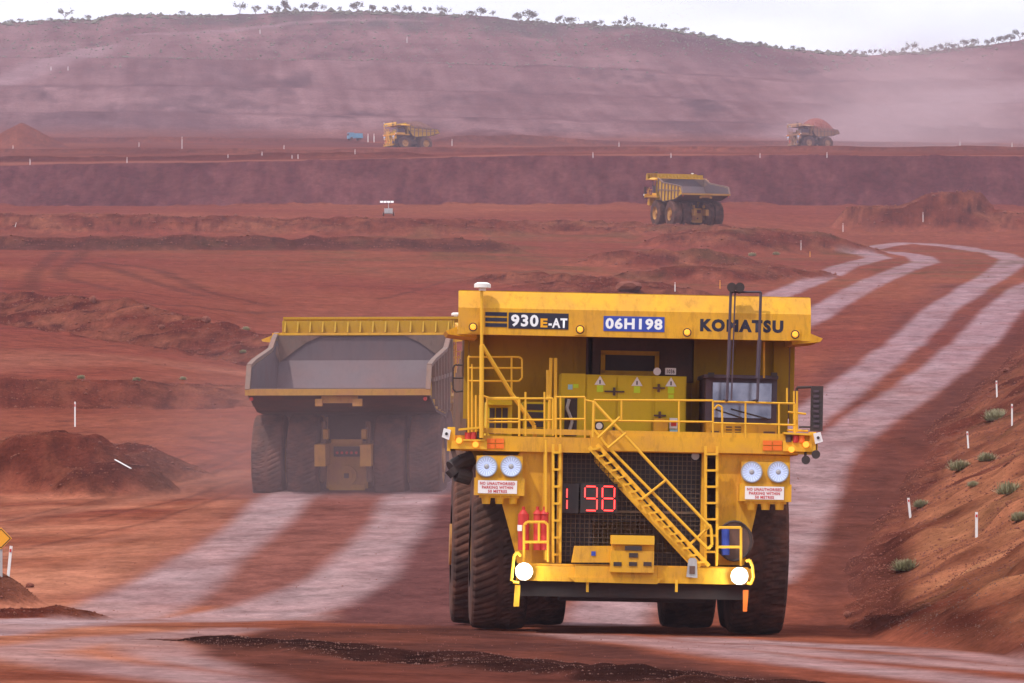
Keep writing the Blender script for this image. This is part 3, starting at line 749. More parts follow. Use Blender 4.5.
    q = MB(); a = F(716, 409.5, -2.24); b2 = F(742, 418, -2.24); q.tube(a, b2, .018, 6); a = F(731, 409, -2.24); b2 = F(768, 419, -2.24); q.tube(a, b2, .018, 6); q.build('wiper', M['black'], co_)
    q = MB(); fb(q, 712, 425, 727, 438, -2.24, .05); fb(q, 732, 426, 747, 436, -2.24, .03); fb(q, 763, 431, 775, 438, -2.24, .04); q.build('cab_vent', M['dark'], co_) if False else None
    for a in ((711, 431, 719, 437), (763.5, 431.5, 775, 438)): q = MB(); fb(q, *a, -2.23, .04); q.build('cab_vent', M['dark'], co_)
    q = MB()
    for i in range(4):
        for j in range(2): fb(q, 726 + j * 9, 426.5 + i * 2.8, 732 + j * 9, 427.6 + i * 2.8, -2.215, .02)
    q.build('cab_vent', M['dark'], co_)
    for s in (711, 774):
        q = MB(); a = F(s, 380, -2.3); q.box((a.x, -2.3, a.z + .12), (.14, .12, .1)); q.build('roof_lamp', M['black'], co_)
    # ---- lamp mast above the cab
    q = MB(); A0, A1 = F(727, 400, -3.36), F(730.8, 292, -3.36); B0, B1 = F(757.5, 400, -3.36), F(760.8, 292, -3.36)
    q.tube(A0, A1, .032, 8); q.tube(B0, B1, .032, 8); q.tube(A0 + Vector((.1, 0, 0)), A1 + Vector((.1, 0, 0)), .018, 6); q.tube(A1, B1, .028, 8)
    q.tube(F(757.6, 378, -3.36), F(759.4, 340, -3.36), .05, 8); q.tube(F(728, 378, -3.36), F(730, 340, -3.36), .042, 8)
    q.bar((A0.x, -3.36, A0.z), (A0.x, -2.2, A0.z), .05, .05); q.bar((B0.x, -3.36, B0.z), (B0.x, -2.2, B0.z), .05, .05); ms = q.build('lamp_mast', M['cabdark'], t)
    q = MB(); a, b2 = F(764, 378, -2.3), F(764, 342, -2.3); q.tube(a, b2, .025, 6); q.build('whip_antenna', Y, t)
    for px in (731.5, 739.5):
        q = MB(); a = F(px, 287.5, -3.36); q.tube((a.x, -3.28, a.z), (a.x, -3.46, a.z), .09, 16, .11); q.tube((a.x, -3.36, a.z - .14), (a.x, -3.36, a.z), .03, 6); q.build('mast_lamp', M['black'], ms)
    # ---- aerial mast with white dome
    q = MB(); a = F(481.5, 438, -3.3); b2 = F(481.7, 288, -3.3); q.tube(a, b2, .035, 8); q.tube(F(481.5, 438, -3.3), F(481.7, 345, -3.3), .05, 8)
    q.tube(F(482, 345, -3.3), F(513, 396, -2.9), .05, 8); q.tube(F(513, 396, -2.9), F(534, 425, -2.9), .05, 8); q.tube(F(534, 425, -2.9), F(535, 437, -2.9), .05, 8)
    am = q.build('aerial_mast', M['rail'], t)
    q = MB(); a = F(482.5, 285.5, -3.3); q.tube((a.x, -3.3, a.z - .05), (a.x, -3.3, a.z + .03), .19, 24); q.tube((a.x, -3.3, a.z + .03), (a.x, -3.3, a.z + .07), .19, 24, .12); q.tube((a.x, -3.3, a.z - .12), (a.x, -3.3, a.z - .05), .08, 12); q.build('antenna_dome', M['dome'], am)
    # ---- pipes
    for a, b2 in (((551, 358), (549, 432)), ((555.5, 358), (555.5, 432)), ((547.8, 370), (547.8, 400))):
        q = MB(); q.tube(F(*a, -2.6), F(*b2, -2.6), .04, 8); q.build('breather_pipe', M['rail'], t)
    # ---- handrails
    def rail(segs, yl=-3.1, r=.024, name='handrail', mat=None):
        q = MB()
        for s_ in segs:
            pts = [F(x, y, yl) for x, y in s_]; q.path(pts, r)
        return q.build(name, mat or M['rail'], t)
    rail([[(487, 436), (487, 398), (519, 398), (519, 436)], [(487, 419), (519, 419)], [(487, 422), (519, 422)], [(518, 399), (486, 399)]])
    rail([[(519.5, 436), (519.5, 398.5), (553, 398.5), (553, 436)], [(519.5, 420), (553, 420)], [(525.5, 392), (525.5, 436)], [(544.5, 392), (544.5, 560)]])
    rail([[(468.5, 440), (468.5, 357), (469.5, 356)], [(469, 381), (519, 381), (522, 378), (522, 359), (519, 357), (469, 357)], [(469, 368), (522, 368)], [(511.5, 357), (511.5, 400)], [(476, 440), (476, 395)], [(472, 364), (472, 440)], [(480, 440), (480, 395), (490, 398)]], -2.6)
    rail([[(556, 438), (556, 397), (585, 397), (585, 438)], [(556, 419), (585, 419)], [(560.5, 397), (560.5, 440)]])
    rail([[(594, 438), (594, 400), (713, 400.5), (713, 440)], [(594, 420.5), (713, 422)], [(621.5, 400), (621.5, 420)], [(679, 400), (679, 440)], [(585, 400), (594, 402)]])
    rail([[(713, 440), (713, 401.5), (795, 403.5), (795, 440)], [(713, 423), (795, 425)], [(745.5, 402), (745.5, 440)], [(779, 403), (779, 440)], [(714, 409), (718, 405), (722, 407), (722.5, 437)]])
    rail([[(787, 388), (787, 404)], [(794, 391), (794, 432)], [(797, 391), (797, 432)], [(787, 430), (808, 431)], [(788, 412), (806, 414)]], -2.9, .025)
    rail([[(546, 440), (546, 560)]], -3.35, .03, 'grab_rail')
    # ---- vertical ladders
    def ladder(x0, x1, y0, y1, yl, nr):
        q = MB()
        for x in (x0, x1): q.bar(F(x, y0, yl), F(x, y1, yl), .09, .06, (1, 0, 0))
        for i in range(nr):
            y = y0 + (y1 - y0) * (i + .5) / nr; q.bar(F(x0, y, yl), F(x1, y, yl), .16, .05)
        return q.build('ladder', M['rail'], t)
    ladder(553, 560, 444, 563, -3.3, 7); ladder(705.5, 717, 446, 560, -3.3, 7)
    # ---- radiator grille
    q = MB(); fb(q, 559, 449, 706, 566, -2.7, .3); gr = q.build('radiator', M['black'], t)
    q = MB()
    for x in np.arange(562, 705, 4.6): fb(q, x - .32, 450, x + .32, 566, -2.78, .02)
    for y in np.arange(451, 566, 4.6): fb(q, 559, y - .3, 706, y + .3, -2.80, .02)
    fb(q, 559, 511, 706, 513, -2.84, .05)
    q.build('grille_mesh', M['mesh'], gr)
    q = MB(); fb(q, 557, 448, 562, 566, -2.9, .3); fb(q, 701, 448, 706.5, 566, -2.9, .3); fb(q, 556, 446, 708, 450.5, -2.9, .3); q.build('radiator_frame', Y, gr)
    q = MB(); fb(q, 640, 492, 690, 508, -2.74, .02); q.build('fan_shroud', M['blue'], gr) if False else None
    q = MB(); p = F(695.5, 456, -2.9); q.tube((p.x, -2.8, p.z), (p.x, -2.9, p.z), .09, 14); q.build('camera', M['galv'], gr)
    q = MB(); p = F(570, 453, -2.9); q.tube((p.x, -2.8, p.z), (p.x, -2.9, p.z), .08, 14); q.build('camera', M['black'], gr)
    # number display
    q = MB(); fb(q, 562.5, 483.5, 578.5, 513, -3.0, .14); fb(q, 580.5, 483.5, 617.5, 513, -3.0, .14); dp = q.build('number_display', M['ledpanel'], t)
    def seg7(ch, x0, x1, y0, y1):
        m_ = {'1': 'ef', '9': 'abcdfg', '8': 'abcdefg'}[ch]; w_ = .62
        ym = (y0 + y1) / 2; q = MB(); g = 1.3
        if 'a' in m_: fb(q, x0 + g, y0 - w_, x1 - g, y0 + w_, -3.02, .015)
        if 'd' in m_: fb(q, x0 + g, y1 - w_, x1 - g, y1 + w_, -3.02, .015)
        if 'g' in m_: fb(q, x0 + g, ym - w_, x1 - g, ym + w_, -3.02, .015)
        if 'f' in m_: fb(q, x0 - w_, y0 + g, x0 + w_, ym - g, -3.02, .015)
        if 'e' in m_: fb(q, x0 - w_, ym + g, x0 + w_, y1 - g, -3.02, .015)
        if 'b' in m_: fb(q, x1 - w_, y0 + g, x1 + w_, ym - g, -3.02, .015)
        if 'c' in m_: fb(q, x1 - w_, ym + g, x1 + w_, y1 - g, -3.02, .015)
        q.build('lit_digit', M['led'], dp)
    seg7('1', 567, 577, 487.5, 510); seg7('9', 585, 597, 486.5, 510.5); seg7('8', 602.5, 614.5, 486.5, 510.5)
    # ---- fender plates
    q = MB(); fp(q, [(520, 452), (554, 452), (554, 563), (517, 563), (515, 550), (501, 500), (501, 478)], -2.95, .06)
    fp(q, [(515, 552), (501, 500), (501, 480), (480, 480), (480, 455), (520, 455)], -2.9, .05); q.build('fender_panel', Y, t)
    q = MB(); fp(q, [(716, 454), (790, 456), (790, 490), (760, 490), (758, 503), (744, 565), (716, 565)], -2.95, .06); q.build('fender_panel', Y, t)
    # ---- headlight boxes
    for x0, x1, dy, sx in ((475.5, 523.5, 0, 478), (740.5, 790.5, 6, 745)):
        q = MB(); fb(q, x0 + 1, 456 + dy, x1 - 1, 495 + dy, -3.35, .7); fb(q, x0 - 1, 478 + dy, x1 + 1, 495.5 + dy, -3.38, .5); fb(q, x0 + 4, 495 + dy, x1 - 4, 498 + dy, -3.3, .5)
        for k2 in (.22, .5, .78):
            p = F(x0 + (x1 - x0) * k2, 500 + dy, -3.2); q.tube((p.x, -3.2, p.z - .09), (p.x, -3.2, p.z + .12), .09, 12, .12)
        hb = q.build('headlight_box', Y, t)
        for cx_ in (x0 + 10.5, x1 - 13.0):
            p = F(cx_ + .5, 466.5 + dy * .93 + (0 if dy else 0), -3.35); q = MB(); q.tube((p.x, -3.34, p.z), (p.x, -3.44, p.z), .245, 30); hl = q.build('headlight', M['galv'], hb)
            q = MB(); q.tube((p.x, -3.455, p.z), (p.x, -3.445, p.z), .222, 26, .12, caps=False); q.tube((p.x, -3.443, p.z), (p.x, -3.4425, p.z), .12, 26, .12); q.build('reflector', M['chrome'], hl)
            q = MB(); q.tube((p.x, -3.445, p.z), (p.x, -3.47, p.z), .055, 14, .03); q.build('bulb', M['galv'], hl); q = MB()
            for a_ in range(20): q.bar((p.x + .07 * math.cos(a_ * .314), -3.452, p.z + .07 * math.sin(a_ * .314)), (p.x + .2 * math.cos(a_ * .314), -3.459, p.z + .2 * math.sin(a_ * .314)), .012, .004, (0, 1, 0))
            q.build('lens_ribs', M['head'], hl)
        q = MB(); fb(q, sx, 480.5 + dy, sx + 39, 493.5 + dy, -3.41, .025); wsn = q.build('warning_sign', M['plate'], hb)
        for i, tx in enumerate(('NO UNAUTHORISED', 'PARKING WITHIN', '50 METRES')):
            wd = (35, 31, 19)[i]; letters(tx, sx + 19.5 - wd / 2, 482 + i * 3.9 + dy, sx + 19.5 + wd / 2, 485 + i * 3.9 + dy, M['redtext'], -3.416, wsn, .03)
    # ---- bumper
    q = MB(); fb(q, 517, 566, 575, 581, -3.75, .5); fb(q, 575, 566.5, 657, 582.5, -3.85, .6); fb(q, 657, 568, 752, 584, -3.75, .5)
    fp(q, [(575, 582), (657, 584), (663, 579), (569, 577)], -3.9, .3)
    p = F(633, 572, -3.3); q.box((p.x, -3.2, p.z + .13), (5.2, .9, .05))
    bu = q.build('bumper', Y, t)
    q = MB(); fb(q, 520, 582, 750, 598, -3.3, .9); fb(q, 560, 585, 706, 602, -2.6, 1.2); q.build('underframe', M['black'], t)
    for px in (587.5, 676.5):
        q = MB(); fb(q, px - 1.3, 580, px + 1.3, 592, -3.8, .06); q.build('tow_tab', M['rail'], bu)
    q = MB(); fb(q, 610.5, 551, 654, 572.5, -4.0, .7); fb(q, 612, 544, 654, 572, -3.85, .6); sb = q.build('step_box', Y, t)
    q = MB(); fb(q, 612, 535.5, 654.5, 544.5, -4.0, .8); q.build('step_cover', M['rail'], sb)
    for a in ((613.5, 562, 621.5, 566), (629, 562, 637, 566), (643.5, 562, 651.5, 566), (629, 553, 638, 557.5), (625, 546, 642, 550.5)):
        q = MB(); fb(q, *a, -4.02, .03); q.build('step_opening', M['black'], sb)
    q = MB(); fp(q, [(575, 546), (612, 546), (612, 562.5), (572, 562.5)], -3.8, .45); fl = q.build('front_locker', Y, t)
    q = MB(); fb(q, 591.3, 551.3, 595.6, 555.8, -3.82, .03); q.build('locker_latch', M['blue'], fl)
    # work lamps
    for px, py in ((524, 571.5), (739.5, 576)):
        p = F(px, py, -3.95); q = MB(); q.tube((p.x, -3.75, p.z), (p.x, -3.95, p.z), .17, 24, .2); wl = q.build('work_lamp', M['galv'], bu)
        q = MB(); q.tube((p.x, -3.95, p.z), (p.x, -4.0, p.z), .13, 24, .09); q.build('lens', M['lamp'], wl)
    for x0, y0 in ((516.5, 585), (744.5, 590)):
        q = MB(); s_ = -1 if x0 < 600 else 1
        fp(q, [(x0 - 1.5, y0), (x0 + 4, y0), (x0 + 2.5, y0 + 21.5), (x0 - 3 if s_ < 0 else x0 - 1.5, y0 + 21.5)], -3.7, .03); q.build('reflective_strip', M['orange'] if s_ > 0 else M['rail'], bu)
    q = MB(); fp(q, [(686.5, 577), (688.5, 560), (690.5, 558), (695, 558), (696.8, 560), (697.5, 578)], -3.9, .1); lb = q.build('coupling_cover', M['galv'], bu)
    q = MB(); fb(q, 689.5, 566, 695, 574, -3.92, .02); q.build('coupling_label', M['dark'], lb)
    # lamp guards
    rail([[(511.5, 581), (514, 556), (517, 552), (521, 556)], [(513, 582), (519, 583)]], -3.9, .035, 'lamp_guard'); rail([[(746, 561), (750, 560), (752.5, 566), (753.5, 578), (751, 584), (747, 583)]], -3.9, .035, 'lamp_guard')
    # extinguishers, cylinder, reel
    for px in (520.5, 534.5, 541.5):
        q = MB(); a, b2 = F(px + 3, 550, -3.3), F(px + 3, 514, -3.3); q.tube(a, b2, S(5.6 if px < 530 else 4), 18); q.tube(b2, b2 + Vector((0, 0, .09)), S(5), 18, .05); q.tube(b2 + Vector((0, 0, .09)), b2 + Vector((0, 0, .17)), .035, 8); fe = q.build('fire_extinguisher', M['red'], t)
        if px < 530: q = MB(); fb(q, 517.5, 525, 522, 531, -3.46, .02); q.build('label', M['plate'], fe)
    q = MB(); a, b2 = F(725.5, 555, -3.3), F(725.5, 529, -3.3); q.tube(a, b2, .09, 14); q.build('gas_cylinder', M['blue'], t)
    q = MB(); p = F(734, 541, -3.1); q.tube((p.x, -3.2, p.z), (p.x, -3.0, p.z), .44, 30); q.build('hose_reel', M['dark'], t)
    q = MB()
    for k2 in range(20):
        a = 2 * math.pi * k2 / 20; b_ = 2 * math.pi * (k2 + 1) / 20
        q.tube((p.x + .38 * math.cos(a), -3.22, p.z + .45 * math.sin(a)), (p.x + .38 * math.cos(b_), -3.22, p.z + .45 * math.sin(b_)), .03, 6)
    q.build('coiled_hose', M['black'], t)
    rail([[(524, 562), (524, 525), (527, 522), (545, 522), (548, 525), (548, 562)], [(524, 542), (548, 542)], [(539, 522), (539, 542)]], -3.6, .032, 'guard_rail')
    rail([[(716.5, 566), (717, 530), (719, 527.5), (741, 527.5), (741, 566)], [(717, 547), (741, 547)]], -3.6, .032, 'guard_rail')
    # ---- front stair
    st = MB(); hr = MB()
    for off in (0,):
        a, b2 = F(589, 447, -3.35), F(700, 567, -3.75); c2, d2 = F(597, 444.5, -3.35), F(709, 566, -3.75)
        st.bar(a, b2, .05, .09); st.bar(c2, d2, .05, .09)
        for i in range(17):
            k2 = (i + .4) / 17; st.bar(a.lerp(b2, k2), c2.lerp(d2, k2), .20, .045)
        st.bar(a + Vector((0, .7, 0)), b2 + Vector((0, .7, 0)), .05, .22)
    so = st.build('front_stair', M['rail'], t)
    hr.path([F(593, 437, -3.4), F(594, 402, -3.4), F(664, 478, -3.55), F(711, 528, -3.75), F(712, 545, -3.75), F(708, 549, -3.75), F(661, 501, -3.55), F(605, 444, -3.4), F(594, 430, -3.4)], .035)
    for a, b2 in (((641, 500), (666, 480)), ((687, 547), (711, 525)), ((598, 438), (620, 417)), ((608, 448), (626, 433))):
        hr.tube(F(*a, -3.6), F(*b2, -3.6), .03, 7)
    hr.build('stair_rail', M['rail'], so)
    # ---- corner clusters
    def cluster(m, boxr, amb, tray, plate_, horns):
        q = MB(); fb(q, *tray, -3.2, .5); tr = q.build('lamp_tray', M['rail'], t); return tr
    q = MB(); fp(q, [(459, 428.5), (485, 426), (485, 428), (459, 430.5)], -3.3, .5); fp(q, [(463, 439), (485, 439.5), (485, 441), (463, 441)], -3.3, .5); fb(q, 447.5, 427, 455, 451, -3.2, .3); fb(q, 451, 441, 487, 449, -3.25, .3)
    lt = q.build('lamp_tray', M['rail'], t)
    q = MB(); fp(q, [(784, 432), (811, 433.5), (811, 435.5), (784, 434)], -3.3, .5); fb(q, 783, 441, 812, 451.5, -3.22, .3); fb(q, 809.5, 432, 816, 452, -3.2, .3); rt = q.build('lamp_tray', M['rail'], t)
    for par, items in ((lt, ((468, 435.5, 'red'), (473.5, 435, 'red'), (480, 434.5, 'black'))), (rt, ((789, 438, 'dark'), (796, 438.5, 'red'), (802, 438.5, 'orange')))):
        for px, py, mt in items:
            q = MB(); p = F(px, py, -3.3); q.tube((p.x, -3.2, p.z - .09), (p.x, -3.2, p.z + .07), .07, 12); q.build('beacon', M[mt], par)
    for par, px, py in ((lt, 459, 440.5), (lt, 475.5, 444.5), (rt, 791.5, 449.5), (rt, 806, 444.5)):
        q = MB(); p = F(px, py, -3.3); q.tube((p.x, -3.2, p.z), (p.x, -3.33, p.z), .07, 16); q.build('marker_lamp', M['amber'], par)
    for par, pts in ((lt, [(442, 437), (444, 428), (451, 430), (449, 440)]), (rt, [(813.5, 433.5), (820.5, 432), (823, 441.5), (815.5, 444)])):
        q = MB(); fp(q, pts, -3.3, .2); wb = q.build('camera_box', M['plate'], par)
        cxp = sum(p[0] for p in pts) / 4; cyp = sum(p[1] for p in pts) / 4; p = F(cxp, cyp, -3.31); q = MB(); q.tube((p.x, -3.3, p.z), (p.x, -3.32, p.z), .035, 10); q.build('lens', M['black'], wb)
    q = MB(); fp(q, [(450, 449), (455, 449), (457, 456), (453, 458)], -3.2, .2); q.build('bracket', M['dark'], lt)
    for px, py in ((805.5, 460), (815.5, 454.5)):
        q = MB(); p = F(px, py, -3.2); q.tube((p.x, -3.1, p.z), (p.x, -3.3, p.z), .075, 16, .1); q.tube((p.x, -3.15, p.z), (p.x, -3.15, p.z + .25), .03, 6); q.build('side_lamp', M['black'], rt)
    for (x0, y0, x1, y1) in ((487, 438.5, 504, 448.5), (763, 440.5, 782, 450.5)):
        q = MB(); xm, ym = (x0 + x1) / 2, (y0 + y1) / 2
        for a in ((x0, y0, xm - .4, ym - .4), (xm + .4, y0, x1, ym - .4), (x0, ym + .4, xm - .4, y1), (xm + .4, ym + .4, x1, y1)): fb(q, *a, -3.18, .02)
        q.build('orange_reflector', M['orange'], t)
    # black intake hose under the left deck corner
    q = MB(); q.path([F(472, 458, -2.6), F(460, 462, -2.7), F(451, 468, -2.8), F(456, 474, -2.8), F(470, 478, -2.7)], .17, 14); q.build('intake_hose', M['black'], t)
    # ---- mirrors
    q = MB(); q.path([F(796, 400, -2.8), F(797, 387.5, -2.8), F(812, 387, -2.9)], .03); q.path([F(799, 427, -2.9), F(812, 427, -2.9)], .02); fb(q, 811, 386, 823, 431, -3.0, .14)
    mi = q.build('mirror', M['black'], t)
    q = MB()
    for i in range(8): fb(q, 813.5, 390 + i * 5, 819, 392.5 + i * 5, -3.02, .015)
    q.build('mirror_bracket', M['cabdark'], mi)
    rail([[(455, 365), (463, 365)], [(455, 365), (453, 368), (453, 389), (456, 392), (463, 391)], [(453, 378), (463, 378)]], -2.7, .02, 'mirror', M['black'])
    return t

PROTO = make_truck()
index_kids()
SM = ('lamp_mast', 'work_lamp', 'fleet_number_plate', 'number_display', 'number_board'); SN = SM[1:]
def place_truck(px, y_front_axle, theta, label, skip=None, zoff=0., pitch=0., roll=0., xy=None):
    o = copy_tree(PROTO, None, skip or SN)
    x, y = xy if xy else UX(px, y_front_axle)
    o.location = (x, y, hgt(x, y) + zoff); o.rotation_euler = (pitch, roll, theta)
    tag(o, label, 'haul truck', 'haul trucks of the mine'); return o
phi = R(4.8)
rx, ry = UX(350, 239)
t2 = place_truck(0, 0, math.pi - phi, 'empty yellow haul truck seen from behind, driving away in dust beside the nearest truck', xy=(rx + 6.35 * math.sin(phi), ry + 6.35 * math.cos(phi)), pitch=-.055, skip=SM)
t2.location.z = .57 + 6.35 * .055
ph3 = R(-21)
rx, ry = UX(694, 838)
t3 = place_truck(0, 0, math.pi - ph3, 'yellow haul truck with grey empty body turning left behind the middle dirt berm', xy=(rx + 6.35 * math.sin(ph3), ry + 6.35 * math.cos(ph3)), pitch=-.07)
t3.location.z = (HY - 224.5) * 838 / FL
t4 = place_truck(400, 1610, R(-64), 'small distant yellow haul truck with dark ore on the upper bench at the left'); t4.location.z = (HY - 150.5) * 1610 / FL
t5 = place_truck(803, 1725, R(-62), 'faint distant haul truck heaped with red ore on the upper bench at the right'); t5.location.z = (HY - 149.5) * 1725 / FL
def dust_over(o):      # a truck caked in road dust
    for c_ in (x for x in bpy.data.objects if x.parent == o):
        if c_.type == 'MESH' and c_.data.materials[0] in (M['yellow'], M['body'], M['rail'], M['cabinet'], M['shaded'], M['worn'], M['frame']):
            c_.material_slots[0].link = 'OBJECT'; c_.material_slots[0].material = M['caked']
        dust_over(c_)
dust_over(t5)
def ore_load(truck, mat, label, hgt_, seed):
    mb = MB(); nx, ny = 26, 34; vs, fs = [], []
    rnd = np.random.RandomState(seed)
    for j in range(ny + 1):
        for i in range(nx + 1):
            a, b2 = i / nx * 2 - 1, j / ny * 2 - 1
            x = a * 3.9; y = 5.3 + b2 * 4.6
            rim = np.interp(y, [.85, 3., 8.3, 10.0], [6.7, 6.35, 6.05, 5.8])
            e_ = max(0, 1 - (abs(a) ** 2.4)) * max(0, 1 - abs(b2 + .1) ** 2.0)
            vs.append((x + rnd.uniform(-.1, .1), y + rnd.uniform(-.1, .1), rim - .25 + hgt_ * e_ ** .75 + rnd.uniform(-.12, .12)))
    for j in range(ny):
        for i in range(nx):
            k = j * (nx + 1) + i; fs.append((k, k + 1, k + nx + 2, k + nx + 1))
    n = len(vs)   # closed underside
    vs += [(-3.9, .9, 5.0), (3.9, .9, 5.0), (3.9, 9.7, 5.0), (-3.9, 9.7, 5.0)]; fs.append((n, n + 1, n + 2, n + 3))
    mb.raw(vs, fs); o = mb.build('ore_load', mat, None, smooth=False)
    o.location = truck.location; o.rotation_euler = truck.rotation_euler
    tag(o, label, 'ore load'); return o
ore_load(t4, M['ore_dark'], 'dark brown ore heaped in the body of the left truck on the upper bench', 2.3, 3)
ore_load(t5, M['ore_red'], 'tall red ore heap in the body of the right truck on the upper bench', 3.6, 4)
PROTO.location = T_LOC; PROTO.rotation_euler = T_ROT
tag(PROTO, 'nearest yellow haul truck facing the viewer with lit lamps and red number 198', 'haul truck', 'haul trucks of the mine')
# markings only the nearest truck shows
for o in (t2, t3, t4, t5):
    pass
# ------------------------------------------------------------------ marker posts
def post_proto():
    q = MB(); q.box((0, 0, .5), (.075, .03, 1.0)); p = q.build('marker_post', M['white'])
    q = MB(); q.box((0, -.022, .86), (.05, .01, .10)); q.build('reflector', M['red'], p)
    return p
POSTS = [  # (u, y of foot, height in px, lean in degrees, label)
 (75, 427, 26, 0, 'white marker post behind the left spoil heap'),
 (8, 577, 32, 6, 'white stake leaning beside the orange diamond sign'),
 (910.5, 518, 21, -6, 'white marker post lowest on the edge of the haul road'),
 (968.5, 450, 18, -4, 'white marker post at the road edge above a green tuft on the right bank'),
 (976.5, 540, 27, 0, 'white marker post with dark reflector, lowest on the right bank face'),
 (1012, 426, 23, 0, 'white marker post beside the largest green tuft on the right bank'),
 (997, 400, 17, -2, 'highest white marker post on the right bank'),
 (843, 232, 9, 0, 'white marker post left of the dirt heap beyond the road bend'),
 (923, 224, 10, 0, 'white marker post on the dirt heap beyond the road bend'),
 (801, 251, 10, 0, 'white marker post at the right end of the middle dirt berm'),
 (810, 257, 6, 0, 'short pinkish stake beside the right end of the middle berm'),
 (675, 292, 9, 0, 'white marker post just above the fleet number of the nearest truck'),
 (720, 289, 9, 0, 'ochre stake above the canopy of the nearest truck'),
 (15, 229, 5, 15, 'small white peg on the flat at the far left'),
 (30, 165, 6, 0, 'leftmost white post along the lip of the pit wall'),
 (127, 163, 6, 0, 'second white post from the left along the lip of the pit wall'),
 (355, 157, 5, 0, 'white peg on the lip of the pit wall below the left distant truck'),
 (593, 158, 6, 0, 'white peg on the lip of the pit wall above the middle truck'),
 (671, 158, 5, 0, 'white peg on the pit lip just right of the middle truck canopy'),
 (760, 158, 5, 0, 'white peg on the pit lip left of the right distant truck'),
 (827, 158, 6, 0, 'white peg on the pit lip below the right distant truck'),
 (452, 146, 7, 0, 'white post on the upper bench right behind the left distant truck'),
 (139, 147, 5, 0, 'white peg on the upper bench right of the red cone heap'),
 (182, 150, 12, 0, 'tall striped white pole on the upper bench at the left'),
 (228, 158, 4, 0, 'white peg under the left part of the upper bench berm'),
 (262, 158, 4, 0, 'white peg midway along the left upper bench berm'),
 (284, 149, 4, 0, 'white peg high on the upper bench left of the blue service truck'),
 (292, 159, 4, 0, 'left one of two close white pegs on the upper bench'),
 (298, 159, 5, 0, 'right one of two close white pegs on the upper bench'),
 (619, 148, 5, 0, 'white peg on the upper bench between the two distant trucks'),
 (960, 148, 5, 0, 'pale peg on the upper bench in the dust at the right'),
 (1012, 149, 5, 0, 'rightmost white peg on the upper bench'),
 (13, 150, 4, 0, 'white peg in front of the red cone heap'),
 (260, 34, 5, 0, 'white post on the hill track near the crest'),
 (51, 71, 4, 0, 'left one of the white pegs on the hill side track'),
 (68, 71, 4, 0, 'right one of the white pegs on the hill side track'),
 (407, 43, 6, 0, 'pale post in the scrub under the hill crest'),
]
_pp = post_proto(); index_kids(); _first = True
for (u, y, hp, lean, lab) in POSTS:
    P = hit(u, y); s = hp * P.y / FL
    if _first: o = _pp; _first = False
    else: o = copy_tree(_pp)
    o.location = P - Vector((0, 0, .05)); o.rotation_euler = (0, R(lean), random.uniform(-.3, .3))
    wx = max(.8, .75 * P.y / FL / .11) if P.y > 600 else 1.0
    o.scale = (wx, wx, s)
    tag(o, lab, 'marker post', 'marker posts around the mine')
    if 'ochre' in lab or 'pinkish' in lab:
        o.data = o.data.copy(); o.data.materials.clear(); o.data.materials.append(M['signyellow'])
# fallen post
a, b = hit(115, 464), hit(131, 473); q = MB(); q.bar(a + Vector((0, 0, .12)), b + Vector((0, 0, .12)), .06, .03); o = q.build('marker_post', M['white']); tag(o, 'white marker post lying fallen on the end of the left spoil heap', 'marker post', 'marker posts around the mine')
# ------------------------------------------------------------------ diamond sign
P = hit(1.0, 577); k = P.y / FL
sg = empty('road_sign', P)
tag(sg, 'orange diamond road sign on a post at the left edge', 'road sign')
q = MB(); q.bar((0, .03, -.1), (0, .03, 42 * k), .07, .05); q.build('sign_post', M['galv'], sg)
h_ = 11 * k; zc_ = 38 * k; q = MB(); q.prism_y([(-h_, zc_), (0, zc_ - h_), (h_, zc_), (0, zc_ + h_)], -.03, .0); fc_ = q.build('sign_face', M['signyellow'], sg)
q = MB(); e1, e2 = h_ * .86, h_ * .78
for s1, s2 in ((1, 1), (1, -1), (-1, -1), (-1, 1)):
    q.bar((s1 * e1, -.034, zc_), (0, -.034, zc_ + s2 * e1), .02, .006, (0, 1, 0))
q.build('sign_border', M['black'], fc_)
# ------------------------------------------------------------------ lighting trailer
P = hit(388.5, 216); tr = empty('solar_trailer', P); tag(tr, 'small grey trailer with tilted white panels on the pit floor', 'trailer')
q = MB(); q.box((0, 0, .75), (1.3, 1.6, .8)); q.bar((0, -.8, .5), (0, -1.9, .45), .1, .1); q.build('trailer_body', M['galv'], tr)
for s in (-1, 1):
    q = MB(); q.tube((s * .7, 0, .34), (s * .9, 0, .34), .34, 16); w_ = q.build('wheel', M['rubber'], tr); q = MB(); q.tube((s * .9, 0, .34), (s * .92, 0, .34), .17, 12); q.build('rim', M['galv'], w_)
q = MB(); q.tube((0, 0, 1.1), (0, 0, 2.3), .06, 8); q.bar((-1., 0, 2.2), (.6, 0, 2.2), .06, .06); q.build('mast', M['galv'], tr)
for i in range(4):
    q = MB(); q.box((-1.1 + i * .56, -.05, 2.2 - .0 * i), (.46, .06, .36), (R(-35), 0, 0)); q.build('panel', M['plate'], tr)
